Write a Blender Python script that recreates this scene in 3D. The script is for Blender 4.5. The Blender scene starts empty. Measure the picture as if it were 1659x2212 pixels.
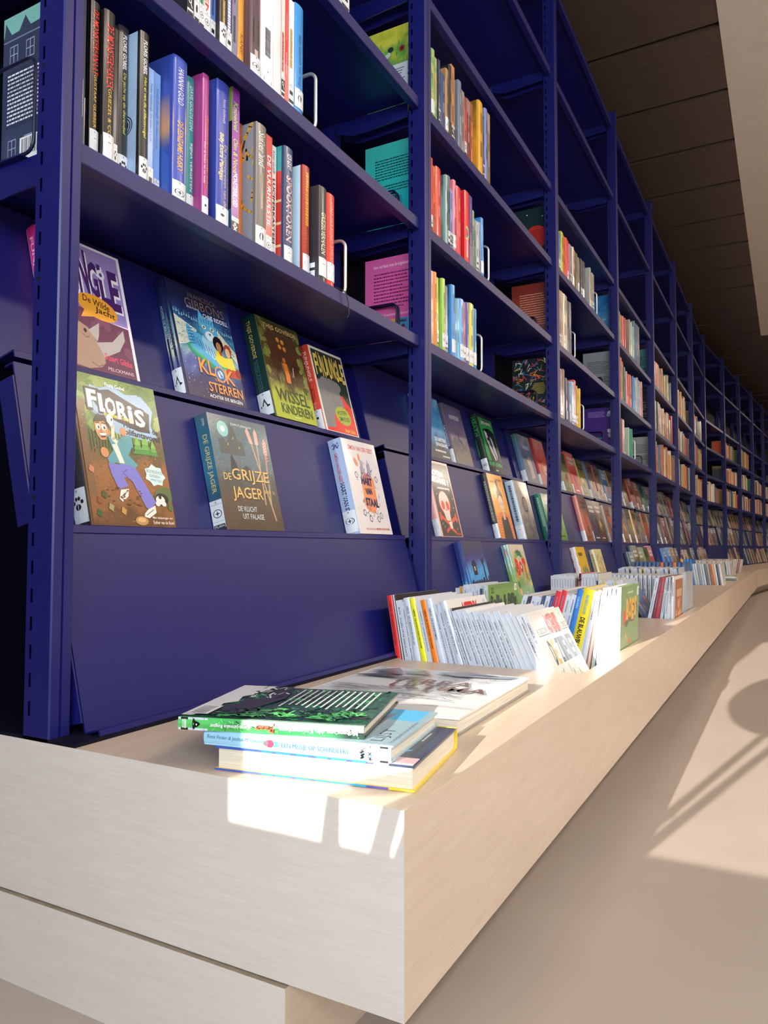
import bpy, math, random
from mathutils import Vector, Matrix, noise

scene = bpy.context.scene
COL = scene.collection
rnd = random.Random(7)

# ------------------------------------------------------------------ camera
cam_d = bpy.data.cameras.new('camera')
cam_d.sensor_fit = 'VERTICAL'
cam_d.sensor_height = 36.0
cam_d.lens = 1613.15 / 2212 * 36.0
cam_d.clip_start = 0.02
cam = bpy.data.objects.new('camera', cam_d)
COL.objects.link(cam)
YAW, PITCH, ROLL = 0.49676, 0.04761, 0.00088
_f = Vector((-math.sin(YAW) * math.cos(PITCH), math.cos(YAW) * math.cos(PITCH), math.sin(PITCH)))
_r = Vector((math.cos(YAW), math.sin(YAW), 0))
_u = _r.cross(_f)
_r2 = math.cos(ROLL) * _r + math.sin(ROLL) * _u
_u2 = -math.sin(ROLL) * _r + math.cos(ROLL) * _u
cam.matrix_world = Matrix(((_r2.x, _u2.x, -_f.x, 0.756), (_r2.y, _u2.y, -_f.y, 0.0), (_r2.z, _u2.z, -_f.z, 0.506), (0, 0, 0, 1)))
scene.camera = cam

# ------------------------------------------------------------------ sky, sun, exposure
world = bpy.data.worlds.new('sky')
scene.world = world
world.use_nodes = True
wn = world.node_tree
bg = wn.nodes['Background']
bg.inputs['Color'].default_value = (0.87, 0.93, 1.0, 1)
bg.inputs['Strength'].default_value = 7.6

SUN_DIR = Vector((0.09, 1.0, -0.3287)).normalized()
sun_d = bpy.data.lights.new('sun', 'SUN')
sun_d.energy = 8.4
sun_d.angle = math.radians(0.3)
sun_d.color = (1.0, 0.95, 0.87)
sun = bpy.data.objects.new('sun', sun_d)
COL.objects.link(sun)
sun.location = (0, -6, 5)
sun.rotation_euler = SUN_DIR.to_track_quat('-Z', 'Y').to_euler()

# added warm fill lights at ceiling height, out of view
FILL_LIGHT_W, FILL_LIGHT_COL = 28.0, (1.0, 0.83, 0.68)
FILL_LIGHT_POS = [(2.3, 0.6), (2.3, 3.4), (2.3, 6.2), (2.3, 9.0), (2.3, 11.8), (2.3, 14.6)]

scene.view_settings.view_transform = 'Standard'
scene.view_settings.look = 'None'
scene.view_settings.gamma = 1.0
scene.view_settings.use_curve_mapping = False
scene.view_settings.exposure = 0.24

# ------------------------------------------------------------------ helpers
def lin(h):
    if isinstance(h, str):
        c = [int(h[i:i + 2], 16) / 255 for i in (0, 2, 4)]
    else:
        c = list(h)
    return tuple(((x / 12.92) if x <= 0.04045 else ((x + 0.055) / 1.055) ** 2.4) for x in c)


def hexmix(a, b, t):
    ca = [int(a[i:i + 2], 16) for i in (0, 2, 4)]
    cb = [int(b[i:i + 2], 16) for i in (0, 2, 4)]
    return '%02x%02x%02x' % tuple(max(0, min(255, int(round(x + (y - x) * t)))) for x, y in zip(ca, cb))


def link(name, data=None, parent=None):
    o = bpy.data.objects.new(name, data)
    COL.objects.link(o)
    if parent is not None:
        o.parent = parent
    return o


def tag(o, label=None, cat=None, group=None, kind=None):
    if label: o['label'] = label
    if cat: o['category'] = cat
    if group: o['group'] = group
    if kind: o['kind'] = kind
    return o


class MB:
    """collects faces with a colour each and builds one mesh"""
    def __init__(s):
        s.v = []; s.f = []; s.c = []; s.hascol = False

    def face(s, pts, col=None):
        n = len(s.v)
        s.v.extend(pts)
        s.f.append(tuple(range(n, n + len(pts))))
        s.c.append(col)
        if col is not None: s.hascol = True

    def mesh(s, V, F, cols):
        n = len(s.v)
        s.v.extend(V)
        for f, c in zip(F, cols):
            s.f.append(tuple(i + n for i in f)); s.c.append(c)
        s.hascol = True

    def box(s, x0, x1, y0, y1, z0, z1, col=None, skip=''):
        n = len(s.v)
        s.v.extend([(x0, y0, z0), (x1, y0, z0), (x1, y1, z0), (x0, y1, z0), (x0, y0, z1), (x1, y0, z1), (x1, y1, z1), (x0, y1, z1)])
        for k, f in (('b', (0, 3, 2, 1)), ('t', (4, 5, 6, 7)), ('f', (0, 1, 5, 4)), ('r', (1, 2, 6, 5)), ('k', (2, 3, 7, 6)), ('l', (3, 0, 4, 7))):
            if k in skip: continue
            s.f.append(tuple(i + n for i in f)); s.c.append(col)
        if col is not None: s.hascol = True

    def prism(s, poly, y0, y1, col=None):
        """poly is (x, z) counter-clockwise seen from -y; extruded along y"""
        n = len(poly)
        s.face([(x, y0, z) for x, z in poly], col)
        s.face([(x, y1, z) for x, z in reversed(poly)], col)
        for i in range(n):
            (xa, za), (xb, zb) = poly[i], poly[(i + 1) % n]
            s.face([(xb, y0, zb), (xa, y0, za), (xa, y1, za), (xb, y1, zb)], col)

    def tube(s, pts, r, n=8, col=None, closed=False):
        pts = [Vector(p) for p in pts]
        m = len(pts); base = len(s.v)
        up = Vector((0.123, 0.456, 0.88)).normalized()
        for i, p in enumerate(pts):
            a = pts[(i - 1) % m] if (closed or i > 0) else p
            b = pts[(i + 1) % m] if (closed or i < m - 1) else p
            d = (b - a).normalized()
            if i == 0: e1 = d.cross(up).normalized()
            else: e1 = (e1 - d * e1.dot(d)).normalized()
            e2 = d.cross(e1)
            for k in range(n):
                t = 2 * math.pi * k / n
                s.v.append(tuple(p + (e1 * math.cos(t) + e2 * math.sin(t)) * r))
        for i in range(m if closed else m - 1):
            j = (i + 1) % m
            for k in range(n):
                k2 = (k + 1) % n
                s.f.append((base + i * n + k, base + i * n + k2, base + j * n + k2, base + j * n + k)); s.c.append(col)
        if not closed:
            s.f.append(tuple(base + k for k in reversed(range(n)))); s.c.append(col)
            s.f.append(tuple(base + (m - 1) * n + k for k in range(n))); s.c.append(col)

    def data(s, name, mat, smooth=False):
        me = bpy.data.meshes.new(name)
        me.from_pydata([tuple(p) for p in s.v], [], s.f)
        if s.hascol:
            at = me.color_attributes.new('Col', 'FLOAT_COLOR', 'CORNER')
            buf = []
            for f, c in zip(s.f, s.c):
                if c is None: c = (0.5, 0.5, 0.5)
                if isinstance(c, list):
                    for q in c: buf.extend((q[0], q[1], q[2], 1.0))
                else:
                    buf.extend((c[0], c[1], c[2], 1.0) * len(f))
            at.data.foreach_set('color', buf)
        me.materials.append(mat)
        if smooth:
            me.polygons.foreach_set('use_smooth', [True] * len(me.polygons))
        return me

    def build(s, name, mat, parent=None, smooth=False):
        return link(name, s.data(name, mat, smooth), parent)


# ------------------------------------------------------------------ materials
def new_mat(name):
    m = bpy.data.materials.new(name)
    m.use_nodes = True
    return m, m.node_tree, m.node_tree.nodes['Principled BSDF']


def noise_node(nt, scale, detail=4, stretch=(1, 1, 1), rough=0.55):
    tc = nt.nodes.new('ShaderNodeTexCoord')
    mp = nt.nodes.new('ShaderNodeMapping')
    mp.inputs['Scale'].default_value = stretch
    nt.links.new(tc.outputs['Object'], mp.inputs['Vector'])
    nz = nt.nodes.new('ShaderNodeTexNoise')
    nz.inputs['Scale'].default_value = scale
    nz.inputs['Detail'].default_value = detail
    nz.inputs['Roughness'].default_value = rough
    nt.links.new(mp.outputs['Vector'], nz.inputs['Vector'])
    return nz


def ramp(nt, fac, stops):
    r = nt.nodes.new('ShaderNodeValToRGB')
    el = r.color_ramp.elements
    while len(el) < len(stops): el.new(0.5)
    for e, (p, c) in zip(el, stops):
        e.position = p; e.color = tuple(c) + (1,)
    nt.links.new(fac, r.inputs['Fac'])
    return r


def bump(nt, bs, fac, strength, dist=0.001):
    b = nt.nodes.new('ShaderNodeBump')
    b.inputs['Strength'].default_value = strength
    b.inputs['Distance'].default_value = dist
    nt.links.new(fac, b.inputs['Height'])
    nt.links.new(b.outputs['Normal'], bs.inputs['Normal'])


def plain(name, col, rough=0.5, metal=0.0, nscale=None, amt=0.06, bmp=0.0, spec=None):
    m, nt, bs = new_mat(name)
    c = lin(col)
    bs.inputs['Roughness'].default_value = rough
    bs.inputs['Metallic'].default_value = metal
    if spec is not None: bs.inputs['Specular IOR Level'].default_value = spec
    nz = noise_node(nt, nscale or 30, 3)
    r = ramp(nt, nz.outputs['Fac'], [(0.3, [x * (1 - amt) for x in c]), (0.7, [min(1, x * (1 + amt)) for x in c])])
    nt.links.new(r.outputs['Color'], bs.inputs['Base Color'])
    if bmp: bump(nt, bs, nz.outputs['Fac'], bmp, 0.0005)
    return m


def wood(name, stretch, light, dark):
    m, nt, bs = new_mat(name)
    nz = noise_node(nt, 7.0, 6, stretch, 0.6)
    fine = noise_node(nt, 26.0, 3, tuple(x if x < 5 else x * 1.6 for x in stretch), 0.5)
    r1 = ramp(nt, nz.outputs['Fac'], [(0.30, lin(dark)), (0.70, lin(light))])
    r3 = ramp(nt, fine.outputs['Fac'], [(0.40, (0.962, 0.955, 0.945)), (0.52, (1, 1, 1))])
    big = noise_node(nt, 3.0, 3, tuple(0.9 if x < 5 else 2.2 for x in stretch))
    r2 = ramp(nt, big.outputs['Fac'], [(0.35, (0.975, 0.97, 0.96)), (0.65, (1, 1, 1))])
    out = r1.outputs['Color']
    for r in (r2, r3):
        mx = nt.nodes.new('ShaderNodeMix'); mx.data_type = 'RGBA'; mx.blend_type = 'MULTIPLY'
        mx.inputs['Factor'].default_value = 1.0
        nt.links.new(out, mx.inputs['A']); nt.links.new(r.outputs['Color'], mx.inputs['B'])
        out = mx.outputs['Result']
    nt.links.new(out, bs.inputs['Base Color'])
    bs.inputs['Roughness'].default_value = 0.34
    bump(nt, bs, fine.outputs['Fac'], 0.05, 0.0003)
    return m


def print_mat(name, rough, coat=0.0):
    m, nt, bs = new_mat(name)
    at = nt.nodes.new('ShaderNodeAttribute'); at.attribute_name = 'Col'
    nz = noise_node(nt, 60, 2)
    r = ramp(nt, nz.outputs['Fac'], [(0.3, (1.06, 1.06, 1.06)), (0.7, (1.10, 1.10, 1.10))])
    mx = nt.nodes.new('ShaderNodeMix'); mx.data_type = 'RGBA'; mx.blend_type = 'MULTIPLY'; mx.clamp_result = True
    mx.inputs['Factor'].default_value = 1.0
    nt.links.new(at.outputs['Color'], mx.inputs['A']); nt.links.new(r.outputs['Color'], mx.inputs['B'])
    nt.links.new(mx.outputs['Result'], bs.inputs['Base Color'])
    bs.inputs['Roughness'].default_value = rough
    if coat:
        bs.inputs['Coat Weight'].default_value = coat
        bs.inputs['Coat Roughness'].default_value = 0.12
    return m


M = {}
M['navy'] = plain('navy_powder_coat', '11135e', 0.40, 0, 220, 0.05, 0.05, 0.6)
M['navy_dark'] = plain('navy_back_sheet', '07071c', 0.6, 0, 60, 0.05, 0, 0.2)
M['wood_x'] = wood('birch_ply_end_run_cool_lit', (1.2, 10, 16), 'e0d8d0', 'd9d0c7')  # same birch, paler: cool light on the end put into the colour
M['wood_y'] = wood('birch_ply_long_run_warm_lit', (14, 1.0, 14), 'd3bfa9', 'c9b49d')  # same birch, tanner: warm light on the front put into the colour
M['ply_edge'] = plain('ply_edge_layers', '8d7c69', 0.6, 0, 40, 0.2)
M['floor'] = plain('poured_resin_floor', 'ab9e92', 0.38, 0, 3.0, 0.05, 0.0)
M['plank'] = wood('dark_ceiling_board', (1.0, 6, 6), '54463d', '443830')
M['plaster'] = plain('beige_plaster', 'd2c8bb', 0.8, 0, 8, 0.03)
M['dark_wall'] = plain('dark_blue_wall_paint', '20222e', 0.7, 0, 8, 0.05)
M['chrome'] = plain('chrome', 'eeeeec', 0.32, 0.75, 20, 0.02)
M['wire'] = plain('dark_wire_coat', '14143a', 0.35, 0, 30, 0.05)
_m, _nt, _bs = new_mat('fill_light_diffuser')  # glowing underside of the added fill lights
_bs.inputs['Emission Color'].default_value = (1.0, 0.83, 0.68, 1)
_bs.inputs['Emission Strength'].default_value = 2.5
M['diffuser'] = _m
M['black'] = plain('black_plastic', '101014', 0.5, 0, 30, 0.1)
M['print'] = print_mat('printed_cover', 0.34, 0.35)
M['matte'] = print_mat('printed_matte', 0.5, 0.0)
M['paper'] = None
_m, _nt, _bs = new_mat('page_edges')
_nz = noise_node(_nt, 14, 3, (1, 60, 1))
_r = ramp(_nt, _nz.outputs['Fac'], [(0.3, lin('cfc5ae')), (0.65, lin('ece4d2'))])
_nt.links.new(_r.outputs['Color'], _bs.inputs['Base Color'])
_bs.inputs['Roughness'].default_value = 0.8
M['paper'] = _m

# ------------------------------------------------------------------ lettering
_tc = {}


def glyphs(txt, bold=0.0, shear=0.0):
    key = (txt, bold, shear)
    if key in _tc: return _tc[key]
    cu = bpy.data.curves.new('t', 'FONT')
    cu.body = txt
    cu.resolution_u = 2
    cu.offset = bold
    cu.shear = shear
    ob = bpy.data.objects.new('t', cu)
    me = ob.to_mesh()
    V = [(v.co.x, v.co.y) for v in me.vertices]
    F = [tuple(p.vertices) for p in me.polygons]
    ob.to_mesh_clear()
    bpy.data.objects.remove(ob); bpy.data.curves.remove(cu)
    if not V: V, F = [(0, 0), (1, 0), (1, 1)], []
    x0 = min(v[0] for v in V); x1 = max(v[0] for v in V); y0 = min(v[1] for v in V); y1 = max(v[1] for v in V)
    V = [((x - x0) / (x1 - x0 + 1e-9), (y - y0) / (y1 - y0 + 1e-9)) for x, y in V]
    _tc[key] = (V, F)
    return V, F


class Art:
    """flat print, x and y from 0 to 100 across the face it is printed on"""
    def __init__(s, asp=1.42):
        s.L = []; s.asp = asp

    def add(s, V, F, C):
        s.L.append((V, F, C)); return s

    def P(s, c, *p):
        p = [(p[i], p[i + 1]) for i in range(0, len(p), 2)]
        a = sum(p[i][0] * p[(i + 1) % len(p)][1] - p[(i + 1) % len(p)][0] * p[i][1] for i in range(len(p)))
        if a < 0: p = p[::-1]
        return s.add(p, [tuple(range(len(p)))], [lin(c)])

    def R(s, c, x0, y0, x1, y1):
        return s.P(c, x0, y0, x1, y0, x1, y1, x0, y1)

    def E(s, c, x, y, rx, ry, rot=0, n=18, jag=0):
        pts = []
        cr, sr = math.cos(math.radians(rot)), math.sin(math.radians(rot))
        for i in range(n):
            t = 2 * math.pi * i / n
            k = 1 - (jag if i % 2 else 0)
            u, v = rx * k * math.cos(t), ry * k * math.sin(t) * s.asp
            pts += [x + u * cr - v * sr, y + (u * sr + v * cr) / s.asp]
        return s.P(c, *pts)

    def S(s, c, w, *p):
        p = [(p[i], p[i + 1]) for i in range(0, len(p), 2)]
        V = []; F = []
        for (xa, ya), (xb, yb) in zip(p, p[1:]):
            dx, dy = xb - xa, (yb - ya) * s.asp
            l = math.hypot(dx, dy) or 1
            nx, ny = -dy / l * w / 2, dx / l * w / 2 / s.asp
            ex, ey = dx / l * w * .25, dy / l * w * .25 / s.asp
            n = len(V)
            V += [(xa - ex - nx, ya - ey - ny), (xb + ex - nx, yb + ey - ny), (xb + ex + nx, yb + ey + ny), (xa - ex + nx, ya - ey + ny)]
            F.append((n, n + 1, n + 2, n + 3))
        return s.add(V, F, [lin(c)] * len(F))

    def T(s, c, txt, x0, y0, x1, y1, b=0.0, sh=0.0, rot=0, arc=0, taper=0):
        if txt[0] == '~':      # print too small or blurred to read
            return s.lines(c, x0, y0, x1, y1, 1, .8, int(txt[1:]), rag=.05)
        V, F = glyphs(txt, b, sh)
        cx, cy = (x0 + x1) / 2, (y0 + y1) / 2
        cr, sr = math.cos(math.radians(rot)), math.sin(math.radians(rot))
        out = []
        for x, y in V:
            k = 1 + taper * (x - .5)
            X = x0 + x * (x1 - x0); Y = cy + (y - .5) * k * (y1 - y0) + arc * 4 * x * (1 - x)
            if rot:
                u, v = X - cx, (Y - cy) * s.asp
                X, Y = cx + u * cr - v * sr, cy + (u * sr + v * cr) / s.asp
            out.append((X, Y))
        return s.add(out, F, [lin(c)] * len(F))

    def G(s, fn, nx=16, ny=22, x0=0, y0=0, x1=100, y1=100):
        V = []; cc = []
        for j in range(ny + 1):
            for i in range(nx + 1):
                x = x0 + (x1 - x0) * i / nx; y = y0 + (y1 - y0) * j / ny
                V.append((x, y)); cc.append(lin(fn(x, y)))
        F = []; C = []
        for j in range(ny):
            for i in range(nx):
                a = j * (nx + 1) + i
                f = (a, a + 1, a + nx + 2, a + nx + 1)
                F.append(f); C.append([cc[k] for k in f])
        return s.add(V, F, C)

    def lines(s, c, x0, y0, x1, y1, n, w=0.5, seed=1, gap=0.5, rag=0.25):
        """rows of print too small to read"""
        r = random.Random(seed); V = []; F = []
        dy = (y1 - y0) / n
        for j in range(n):
            x = x0; y = y1 - (j + .5) * dy
            end = x1 - rag * (x1 - x0) * r.random()
            while x < end:
                l = (x1 - x0) * (0.015 + 0.05 * r.random())
                xe = min(x + l, end)
                k = len(V); h = dy * w / 2
                V += [(x, y - h), (xe, y - h), (xe, y + h), (x, y + h)]
                F.append((k, k + 1, k + 2, k + 3))
                x = xe + (x1 - x0) * 0.011
        return s.add(V, F, [lin(c)] * len(F))

    def put(s, mb, O, EX, EY, step=0.000007, first=2, bulge=None):
        O, EX, EY = Vector(O), Vector(EX), Vector(EY)
        N = EX.cross(EY).normalized()
        for k, (V, F, C) in enumerate(s.L):
            d = step * (k + first)
            pts = []
            for x, y in V:
                x = min(100.0, max(0.0, x)); y = min(100.0, max(0.0, y))
                q = O + EX * (x / 100) + EY * (y / 100) + N * d
                if bulge: q = q + N * (bulge(x / 100, y / 100) + 0.00045)
                pts.append(tuple(q))
            mb.mesh(pts, F, C)


def fbm(x, y, sc=1.0, seed=0.0, octv=4):
    return noise.fractal(Vector((x * sc + seed, y * sc + seed * 1.7, seed)), 1.0, 2.0, octv)


def mixs(*stops):
    """colour at a position along hex stops"""
    def f(t):
        t = max(stops[0][0], min(stops[-1][0], t))
        for (a, ca), (b, cb) in zip(stops, stops[1:]):
            if t <= b: return hexmix(ca, cb, (t - a) / (b - a + 1e-9))
        return stops[-1][1]
    return f


def paint(stops, sc=0.06, amp=25, seed=3.0, ax=0.0, ay=1.0):
    g = mixs(*stops)
    def fn(x, y):
        c = g(x * ax + y * ay + amp * fbm(x, y * 1.4, sc, seed))
        return [int(c[i:i + 2], 16) / 255 for i in (0, 2, 4)]
    return fn


# ------------------------------------------------------------------ spine label icons
def icon(a, k):
    d = '161618'
    if k == 'paw':
        a.E(d, 50, 46, 19, 9); 
        for x, y in ((24, 60), (41, 70), (60, 70), (77, 60)): a.E(d, x, y, 9, 6)
    elif k == 'hat':
        a.E(d, 50, 40, 36, 6); a.P(d, 30, 42, 70, 42, 62, 56, 52, 74, 40, 58); a.E('ffffff', 48, 50, 5, 3)
    elif k == 'compass':
        a.E(d, 50, 52, 36, 15); a.E('e8ecf0', 50, 52, 30, 12.5)
        a.P(d, 50, 64, 56, 52, 50, 40, 44, 52); a.P(d, 26, 52, 50, 55, 74, 52, 50, 49)
    elif k == 'x':
        a.R(d, 0, 26, 100, 78); a.E('f4f4f4', 50, 66, 16, 8); a.E(d, 44, 67, 4, 3); a.E(d, 57, 67, 4, 3)
        a.S('f4f4f4', 12, 24, 32, 76, 58); a.S('f4f4f4', 12, 76, 32, 24, 58)
    elif k == 'q':
        a.R(d, 0, 24, 100, 80); a.E('f0f0f0', 45, 60, 26, 11); a.E(d, 45, 60, 15, 6); a.S('f0f0f0', 12, 55, 50, 78, 34)
    elif k == 'hand':
        a.P(d, 34, 36, 62, 36, 70, 58, 58, 72, 36, 66, 28, 50)
    else:
        a.R(d, 20, 40, 80, 60)


# ------------------------------------------------------------------ books
def make_book(name, mw, w, h, t, cover, hard=1, back=None, spine=None, front_art=None, back_art=None, spine_art=None,
              label=None, lab_txt='', mat='print', page='paper', simple=False, parent=None, lab_h=0.036, lab_z=0.012, acc=None):
    """spine on x=0 facing +x, back cover on y=0, front cover on y=t, standing on z=0"""
    root = None
    if acc is None:
        root = link(name)
        root.matrix_world = mw
    c = lin(cover); cb = lin(back or cover); cs = lin(spine or cover)
    b = 0.0022 if hard else 0.0006
    ov = 0.003 if hard else 0.0003
    b = min(b, t * 0.22)
    mb = MB()
    g = 0.0055 if (hard and t > 0.009) else 0.0
    bul = min(0.0025, t * 0.12) if hard and t > 0.012 else 0.0
    mb.box(-w, -g, 0, b, 0, h, cb)
    mb.box(-w, -g, t - b, t, 0, h, c)
    # spine shell, slightly rounded
    n = 6 if bul else 1
    th = 0.0016 if hard else 0.0006
    if g:
        mb.box(-g, 0, 0.0007, b * 0.7, 0, h, cb); mb.box(-g, 0, t - b * 0.7, t - 0.0007, 0, h, c)
    ys = [t * i / n for i in range(n + 1)]
    xo = [bul * (1 - (2 * y / t - 1) ** 2) - (0.0006 if y in (ys[0], ys[-1]) else 0) for y in ys]
    for i in range(n):
        y0, y1, xa, xb = ys[i], ys[i + 1], xo[i], xo[i + 1]
        mb.face([(xa, y0, 0), (xb, y1, 0), (xb, y1, h), (xa, y0, h)], cs)
        mb.face([(xa - th, y0, h), (xa, y0, h), (xb, y1, h), (xb - th, y1, h)], cs)
        mb.face([(xa - th, y0, 0), (xb - th, y1, 0), (xb, y1, 0), (xa, y0, 0)], cs)
        mb.face([(xb - th, y1, 0), (xa - th, y0, 0), (xa - th, y0, h), (xb - th, y1, h)], cs)
    mb.face([(xo[0] - th, 0, 0), (xo[0], 0, 0), (xo[0], 0, h), (xo[0] - th, 0, h)], cs)
    mb.face([(xo[-1], t, 0), (xo[-1] - th, t, 0), (xo[-1] - th, t, h), (xo[-1], t, h)], cs)
    bf = (lambda x, y: bul * (1 - (2 * y - 1) ** 2)) if bul else None
    if front_art: front_art.put(mb, (0 - g, t, 0), (-w + g, 0, 0), (0, 0, h))
    if back_art: back_art.put(mb, (-w, 0, 0), (w - g, 0, 0), (0, 0, h))
    if spine_art: spine_art.put(mb, (0, 0, h), (0, 0, -h), (0, t, 0), 0.000008, 4, bf)
    if acc is not None:
        mb.box(-w + ov, -0.0012, b, t - b, ov, h - ov, lin('e4dccb'))
        acc.mesh([tuple(mw @ Vector(p)) for p in mb.v], mb.f, mb.c)
        return None
    mb.build('cover', M[mat], root)
    pb = MB()
    pb.box(-w + ov, -0.0012 if not bul else -0.001, b, t - b, ov, h - ov)
    pb.build('page_block', M[page], root)
    if label:
        lb = MB()
        n = 4 if bul else 1
        la = Art(lab_h / t)
        for i in range(n):
            x0, x1 = 100 * i / n, 100 * (i + 1) / n
            la.L.append(([(x0, 0), (x1, 0), (x1, 100), (x0, 100)], [(0, 1, 2, 3)], [lin('dfe5ea')]))
        la.R('2a2a2e', 4, 0, 96, 14)
        if lab_txt: la.T('e8e8ea', lab_txt, 14, 3, 86, 11)
        la.R('55585c', 4, 84, 96, 85.2); la.R('8a8e92', 4, 24, 96, 25)
        la.T('202022', 'A' if label == 'x' else 'B', 44, 88, 56, 96)
        icon(la, label)
        la.put(lb, (0.0006, 0.0002, lab_z), (0, t - 0.0004, 0), (0, 0, lab_h), 0.00001, 2,
               (lambda x, y: bul * (1 - (2 * x - 1) ** 2)) if bul else None)
        lb.build('spine_label', M['print'], root)
    return root


FAR = MB()      # the distant books past the count that is built one by one
ORD = ['first', 'second', 'third', 'fourth', 'fifth', 'sixth', 'seventh', 'eighth', 'ninth', 'tenth', 'eleventh', 'twelfth', 'thirteenth',
       'fourteenth', 'fifteenth', 'sixteenth', 'seventeenth', 'eighteenth', 'nineteenth', 'twentieth', 'twenty-first', 'twenty-second',
       'twenty-third', 'twenty-fourth', 'twenty-fifth', 'twenty-sixth', 'twenty-seventh', 'twenty-eighth', 'twenty-ninth', 'thirtieth',
       'thirty-first', 'thirty-second', 'thirty-third', 'thirty-fourth', 'thirty-fifth', 'thirty-sixth', 'thirty-seventh', 'thirty-eighth']
PAL = {'black': '1c1c20', 'dark grey': '45464c', 'grey': '85858a', 'pale grey': 'bcbcc2', 'white': 'eceae8', 'cream': 'e0d4b4', 'beige': 'c0a88c',
       'brown': '7a5638', 'dark brown': '4c3a30', 'red': 'd03028', 'dark red': '8c3030', 'orange': 'e4803a', 'yellow': 'e0b838', 'lime': 'b4cc50',
       'green': '509048', 'dark green': '3c5c50', 'teal': '2f8a90', 'mint': '98c8b8', 'pale blue': '98bee8', 'blue': '3c88cc', 'navy': '30406c',
       'indigo': '4450a4', 'periwinkle': '8090d8', 'purple': '6a4090', 'magenta': 'a83a86', 'pink': 'd8889c'}


def cname(h):
    c = [int(h[i:i + 2], 16) for i in (0, 2, 4)]
    return min(PAL, key=lambda k: sum((a - int(PAL[k][i * 2:i * 2 + 2], 16)) ** 2 for i, a in enumerate(c)))
# ------------------------------------------------------------------ dimensions
BT = 0.28                      # bench top above the floor
FRONT = 0.4597                 # bench front edge
YE = 0.583                     # bench end, face of the first post
YP = [0.613] + [1.6372 + 1.17 * i for i in range(13)]     # far side of each post
PIV = Vector((0, YP[7], 0))
BEND = Matrix.Translation(PIV) @ Matrix.Rotation(math.radians(-5.4), 4, 'Z') @ Matrix.Translation(-PIV)
NB = 13
SHELF_Z = [1.015, 1.303, 1.605, 1.90, 2.36, 2.745]
PANELS = {1: ((-.172, .766), (-.235, 1.0)), 2: ((-.085, .535), (-.138, .751)), 3: ((.012, .293), (-.05, .526))}
BAYN = ['first bay by the bench end', 'second bay', 'third bay', 'fourth bay', 'fifth bay', 'sixth bay', 'seventh bay', 'eighth bay', 'ninth bay',
        'tenth bay', 'eleventh bay', 'twelfth bay', 'thirteenth bay']


def bent(k):
    return BEND if k >= 7 else Matrix.Identity(4)


# ------------------------------------------------------------------ room shell
def struct(name, mb, mat, smooth=False):
    o = mb.build(name, mat, None, smooth)
    o['kind'] = 'structure'
    return o


m = MB(); m.box(-3.0, 5.5, -0.9, 24, -0.1, 0); struct('floor', m, M['floor'])
m = MB(); m.box(-0.52, -0.42, 0.5, 24, 0, 3.1); struct('wall_left', m, M['plaster'])
m = MB(); m.box(-3.1, -3.0, -1.0, 0.6, 0, 3.1); struct('wall_side', m, M['plaster'])
m = MB(); m.box(-3.0, -0.52, 0.5, 0.6, 0, 3.1); struct('wall_left_return', m, M['dark_wall'])
m = MB(); m.box(5.5, 5.6, -0.9, 24, 0, 3.1); struct('wall_right', m, M['plaster'])
m = MB(); m.box(-0.6, 5.6, 24, 24.1, 0, 3.1); struct('wall_far', m, M['plaster'])
WX0, WX1, WZ0, WZ1 = 0.116, 5.3, 0.722, 1.84
m = MB()
m.box(-3.0, WX0, -1.0, -0.9, 0, 3.1); m.box(WX1, 5.6, -1.0, -0.9, 0, 3.1)
m.box(WX0, WX1, -1.0, -0.9, 0, WZ0); m.box(WX0, WX1, -1.0, -0.9, WZ1, 3.1)
struct('wall_back', m, M['dark_wall'])
win = link('window_1'); win.location = (WX0, -0.95, WZ0); win['kind'] = 'structure'
m = MB()
for a in ((0, 0.012, 0, WZ1 - WZ0), (WX1 - WX0 - .03, WX1 - WX0, 0, WZ1 - WZ0)):
    m.box(a[0], a[1], -.03, .03, a[2], a[3])
m.box(0.012, WX1 - WX0 - .03, -.03, .03, 0, .012); m.box(0.012, WX1 - WX0 - .03, -.03, .03, WZ1 - WZ0 - .03, WZ1 - WZ0)
m.build('window_frame', M['navy'], win)

CZ = 2.95
ceil = link('ceiling'); ceil.location = (0, 0, CZ); ceil['kind'] = 'structure'
pb1 = MB(); pb1.box(-0.41, 0.522, 0.004, 0.532, 0, 0.03)
pb2 = MB(); pb2.box(-0.41, 5.49, 0.004, 0.532, 0, 0.03)
d1, d2 = pb1.data('plank', M['plank']), pb2.data('plank', M['plank'])
for i in range(-4, 36):
    y = 3.728 + 0.5635 * i
    o = link('plank', d1 if y < 9.2 else d2, ceil); o.location = (0, y, (0.0, 0.004, 0.002)[i % 3])
m = MB(); m.box(-3.0, -0.45, -0.89, 0.5, 0.0, 0.12); m.build('ceiling_panel', M['plaster'], ceil)
m = MB(); m.box(-0.45, 5.55, -0.89, 24, 0.06, 0.12); m.build('ceiling_void', M['black'], ceil)
m = MB(); m.box(0.522, 5.49, -0.89, 3.966, CZ - 0.004, CZ + 0.05); struct('ceiling_slab', m, M['plaster'])
m = MB(); m.box(0.522, 5.49, 3.972, 9.55, CZ, CZ + 0.05); struct('ceiling_slab', m, M['plaster'])

# ------------------------------------------------------------------ long bench
bench = link('bench'); bench.location = (0, YE, 0)
tag(bench, 'long pale birch plywood bench running under the navy bookcases, with sunken book bins', 'bench')
IB = Matrix.Translation((0, -YE, 0))


def bpart(name, mb, mat, bend=False):
    mm = IB @ (BEND if bend else Matrix.Identity(4))
    mb.v = [tuple(mm @ Vector(p)) for p in mb.v]
    return mb.build(name, mat, bench)


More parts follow.
